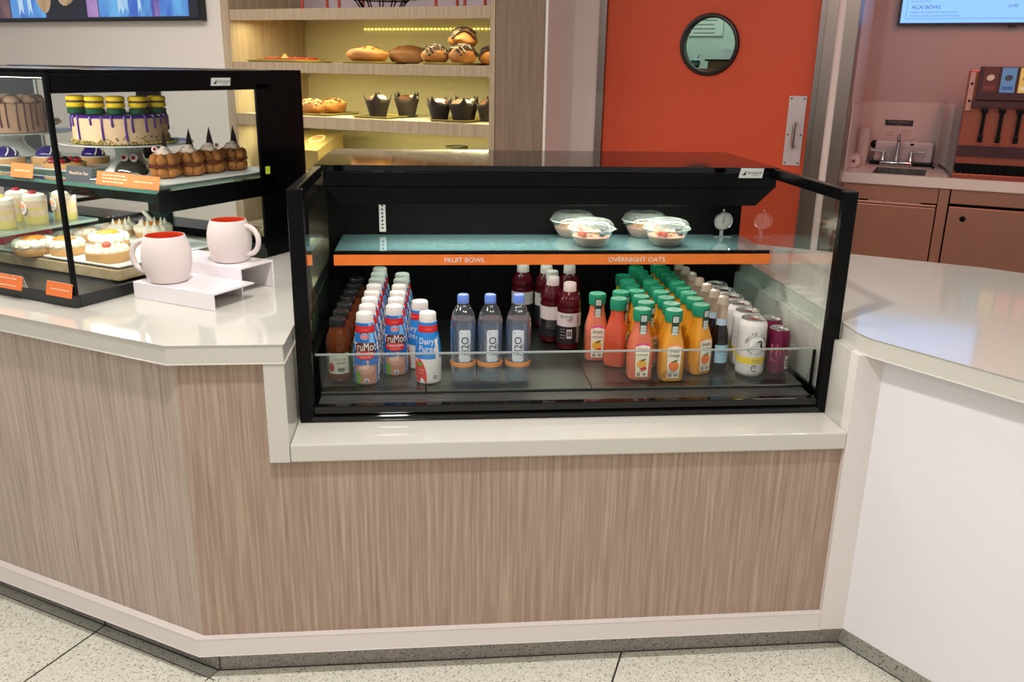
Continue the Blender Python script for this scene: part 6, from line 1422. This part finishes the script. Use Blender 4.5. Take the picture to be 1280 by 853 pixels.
# ================================================================== DRINKS DISPENSER
od = SD0+0.09; o0 = sd(at_d(1191.5, 217, od)); o0t = sd(at_d(1194, 90, od+0.02))
z1 = sd(at_d(1250, 83, od-0.03)).z; z2 = sd(at_d(1250, 117, od-0.03)).z; OW = 0.62
t = thing('drinks_dispenser', 'steel drinks dispenser with a row of black valves, reflecting red light', 'dispenser', W(o0.x+OW/2, od+0.2, zf0), ROT)
hz_ = z1-zf0; hs = z2-zf0; RD_ = mat('dispenser_steel_red_reflection', (168, 92, 74), rough=0.30, metal=0.75); DKR = mat('dispenser_maroon', (64, 26, 32), rough=0.35)  # dispenser steel has its red reflection mixed into the base colour
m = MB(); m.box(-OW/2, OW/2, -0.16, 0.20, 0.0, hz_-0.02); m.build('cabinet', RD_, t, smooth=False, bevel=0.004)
zb1, zb2 = sd(at_d(1240, 146+0, od)).z-zf0, sd(at_d(1240, 152, od)).z-zf0
zb1 = sd(at_d(1240, 177+7, od+0.035)).z-zf0; 
m = MB(); zq1, zq2 = sd(at_d(1240, 185, od)).z-zf0, sd(at_d(1240, 193, od)).z-zf0; m.box(-OW/2, OW/2, -0.172, -0.161, zq2-0.02, zq1+0.005)
m.build('dark_band', DKR, t, smooth=False)
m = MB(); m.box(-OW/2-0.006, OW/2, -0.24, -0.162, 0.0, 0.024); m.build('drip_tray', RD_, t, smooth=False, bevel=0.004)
m = MB()
for k in range(22): m.box(-OW/2+0.01+k*0.027, -OW/2+0.032+k*0.027, -0.236, -0.166, 0.0245, 0.030)
m.box(-OW/2, OW/2, -0.1725, -0.161, 0.031, 0.072)
m.build('drip_grille', BLACK, t, smooth=False)
m = MB(); m.box(-OW/2+0.045, OW/2, -0.235, -0.161, hs-0.035, hz_); m.box(-OW/2+0.03, OW/2, -0.225, -0.161, hs-0.075, hs-0.035); m.build('valve_hood', DKR, t, smooth=False, bevel=0.004)
m = MB(); m.box(-OW/2+0.005, -OW/2+0.03, -0.19, -0.161, hs-0.09, hz_-0.03)
for zz in (0.25, 0.7): m.lathe([(0, 0.004), (0.006, 0.003), (0.007, 0)], 10, mi=1, M=Matrix.Translation((-OW/2+0.018, -0.19, hs-0.09+(hz_-hs+0.06)*zz)) @ Matrix.Rotation(PI/2, 4, 'X'))
m.build('side_bracket', [mat('bracket_pink', (196, 150, 136), rough=0.35, metal=0.5), BLACK], t, smooth=False)
cols = [((92, 40, 34), 'maroon'), ((96, 156, 214), 'blue'), ((226, 216, 120), 'yellow'), ((232, 140, 110), 'coral'), ((220, 60, 60), 'red'), ((90, 150, 90), 'green')]
kv = 19.6*mpp(W(o0.x+0.1, od-0.04, z2))/math.cos(0.25)
for i in range(6):
    x = -OW/2+0.045+0.012+kv*(i+0.5)*0.98
    if x > OW/2-0.03: break
    m = MB(); m.box(x-kv*0.40, x+kv*0.40, -0.239, -0.2352, hs+0.005, hz_-0.006); Pv = lambda a, b: Vector((x+a, -0.2394, (hs+hz_)/2+b)); m.patch(ell(kv*0.22, (hz_-hs)*0.11, 16, 0, (hz_-hs)*0.08, 0.35), Pv, 1); m.patch(rdense(kv*0.6, (hz_-hs)*0.13, 0, -(hz_-hs)*0.30, 2), Pv, 2)
    m.build('flavour_panel', [mat('flavour_'+cols[i][1], cols[i][0], rough=0.4), mat('flavour_mark_'+cols[i][1], [(206, 190, 170), (60, 70, 90), (40, 36, 30), (160, 60, 60), (240, 220, 210), (230, 230, 200)][i], rough=0.4), mat('flavour_foot_'+cols[i][1], [(120, 50, 40), (60, 110, 180), (240, 240, 200), (200, 90, 80), (180, 40, 40), (60, 120, 60)][i], rough=0.4)], t, smooth=False)
    m = MB(); m.box(x-0.016, x+0.016, -0.232, -0.175, hs-0.10, hs-0.075); m.box(x-0.009, x+0.009, -0.222, -0.206, hs-0.225, hs-0.10); m.box(x-0.012, x+0.012, -0.224, -0.200, hs-0.25, hs-0.215); m.build('valve_lever', BLACK, t, smooth=False, bevel=0.003)
# loose hose by the dispenser, and the clear guard beside it
q0_, q1_ = sd(at_z(1187, 222, SKZ)), sd(at_z(1174, 204, SKZ)); base = W(q0_.x, q0_.y, zf0+0.0062)
m = MB(); pts = [W(q0_.x+(q1_.x-q0_.x)*u+0.012*math.sin(u*PI), q0_.y+(min(q1_.y, DBW-0.05)-q0_.y)*u, zf0+0.0062)-base for u in [k/8 for k in range(9)]]
m.tube(pts, 0.006, 8); o = m.build('drain_hose', mat('hose_grey', (96, 88, 84), rough=0.4)); o.location = base; tag(o, 'thin grey hose lying on the sink counter by the drinks dispenser', 'hose')
g0_ = sd(at_d(1176, 150, DBW-0.25)); t = thing('splash_guard', 'clear upright splash guard between the sink and the drinks dispenser', 'splash guard', W(g0_.x, DBW-0.14, zf0), ROT)
m = MB(); m.box(-0.003, 0.003, -0.12, 0.125, 0.012, 0.40); m.build('sheet', frosted('guard_acrylic', (0.92, 0.93, 0.93), (180, 176, 174), 0.16, 1.5), t, smooth=False)
m = MB(); m.box(-0.006, 0.006, -0.12, 0.125, 0, 0.0118); m.build('foot', BLACK, t, smooth=False)

# ================================================================== KITCHEN BEHIND THE PORTHOLE
kd = 5.59; a, b = sd(at_d(862, 28, kd)), sd(at_d(903, 45, kd))
t = thing('wall_notice', 'white notice of small print on the kitchen wall, seen through the porthole', 'sign', W((a.x+b.x)/2, kd+0.004, b.z), ROT)
w_, h_ = b.x-a.x, a.z-b.z+0.15
m = MB(); m.box(-w_/2, w_/2, -0.004, 0, 0, h_); P = lambda x, y: Vector((x, -0.0046, y)); rr = random.Random(1)
for k in range(6): m.patch(rdense(w_*rr.uniform(0.5, 0.8), 0.008, -w_*0.05, h_*0.45-k*0.030+0.06, 2), P, 1); m.patch(rdense(0.012, 0.010, -w_*0.46, h_*0.45-k*0.030+0.06, 2), P, 2)
m.build('sheet', [mat('notice_pale', (206, 216, 208), rough=0.5), mat('notice_text', (110, 120, 116)), mat('notice_bullet', (190, 80, 70))], t, smooth=False)
zk = sd(at_d(886, 86, 5.1)).z; kx = sd(at_d(886, 86, 5.1)).x
t = thing('kitchen_table', 'work table in the kitchen behind the door', 'table', W(0.03, 5.2, 0), ROT)
m = MB(); m.box(-0.5, 0.5, -0.3, 0.3, zk-0.04, zk); m.build('table_top', STEEL, t, smooth=False)
for sx in (-0.46, 0.46):
    for sy in (-0.26, 0.26):
        m = MB(); m.box(sx-0.02, sx+0.02, sy-0.02, sy+0.02, 0, zk-0.0405); m.build('leg', STEEL, t, smooth=False)
g0 = sd(at_d(869, 78, 5.1)); t = thing('mixer_bowl', 'dark green striped pot on the kitchen table, seen through the porthole', 'pot', W(g0.x, 5.1, zk+0.0006), ROT)
m = MB(); r = 6.5*mpp(W(g0.x, 5.1, zk)); m.lathe([(0, 0), (r*0.6, 0), (r*0.95, r*0.6), (r, r), (r*0.9, r*1.5), (r*0.5, r*1.85), (0, r*1.95)], 28, mfun=lambda tt, z: int(z/(r*0.5)) % 2); m.build('pot', [mat('pot_green', (30, 50, 46), rough=0.3), mat('pot_grey', (120, 150, 150), rough=0.3)], t)
m = MB(); m.tube([(r*0.4, 0, r*1.8), (r*0.6, 0, r*2.2), (r*0.7, 0, r*2.5)], r*0.1, 8); m.build('spout', BLACK, t)
g1 = sd(at_d(893, 82, 5.1)); t = thing('folded_paper', 'stack of tan cartons on the kitchen table, seen through the porthole', 'box', W(g1.x+0.08, 5.1, zk+0.0006), ROT)
m = MB(); m.box(-0.10, 0.13, -0.12, 0.12, 0, 0.05); m.build('carton', KR, t, smooth=False, bevel=0.003); m = MB(); m.box(-0.12, 0.14, -0.13, 0.13, 0.0505, 0.062); m.build('lid', BLACK, t, smooth=False)
g2 = sd(at_d(911, 64, 5.3)); t = thing('paper_box', 'pale box standing on the right of the kitchen table, seen through the porthole', 'box', W(min(g2.x+0.06, 0.5), 5.36, zk+0.0006), ROT)
m = MB(); m.box(-0.09, 0.09, -0.08, 0.08, 0, sd(at_d(911, 60, 5.3)).z-zk); m.build('body', mat('box_pale', (206, 214, 222), rough=0.5), t, smooth=False, bevel=0.003); m = MB(); m.box(-0.092, 0.092, -0.082, 0.082, 0.0, 0.04); m.build('red_base', mat('box_red', (190, 90, 80), rough=0.5), t, smooth=False)
area('kitchen_fill', W(-0.2, 4.9, 2.9), 0.6, 18, (0.95, 1.0, 0.95))  # added fill so the kitchen shows through the porthole
# ================================================================== LIGHT
w = bpy.data.worlds.new('world'); SC.world = w; w.use_nodes = True
bg = w.node_tree.nodes['Background']; bg.inputs[0].default_value = (1.0, 0.985, 0.985, 1); bg.inputs[1].default_value = 0.47
for i, (x, y, e) in enumerate(((-1.4, -1.5, 16), (0.9, -2.6, 10), (2.7, -2.3, 14), (-0.9, 1.2, 14), (0.9, 0.4, 10), (2.6, 1.0, 5), (-0.6, 2.6, 18), (-2.0, 2.9, 32), (-2.6, 0.4, 12))):
    area('ceiling_lamp_and_fill', (x, y, 2.97), 0.5, e, (1.0, 0.965, 0.93))  # the front ones and the left back one are added fill light

area('main_downlight', (0.463, -0.77, 2.97), 0.14, 46, (1.0, 0.965, 0.93))
for z, e in ((1.772, 9.0), (1.444, 13.0), (1.098, 11.0)): shelf_lamp(z, e)
area('case_strip_lamp', W(CS-0.55, CD+0.06, H+CH-0.03), 1.1, 6.5, (1.0, 0.97, 0.90), (math.radians(25), 0, ROT), sy=0.03)
area('case_shelf_fill', W(CS-0.55, CD+0.37, H+SZ-0.045), 1.0, 1.3, (1.0, 0.97, 0.90), (0, 0, ROT), sy=0.02)  # added fill under the upper shelf to brighten the case, no fitting there
area('unseen_red_glow', W(2.1, 2.9, 2.75), 0.7, 6, (1.0, 0.22, 0.13), (math.radians(48), 0, ROT), spread=math.radians(110))  # red tint added over the sink corner; its source is unseen
area('cooler_strip_lamp', (1.03, 0.708, ZT-0.103), 1.05, 6.0, (1.0, 0.96, 0.88), (0, 0, 0), sy=0.02)
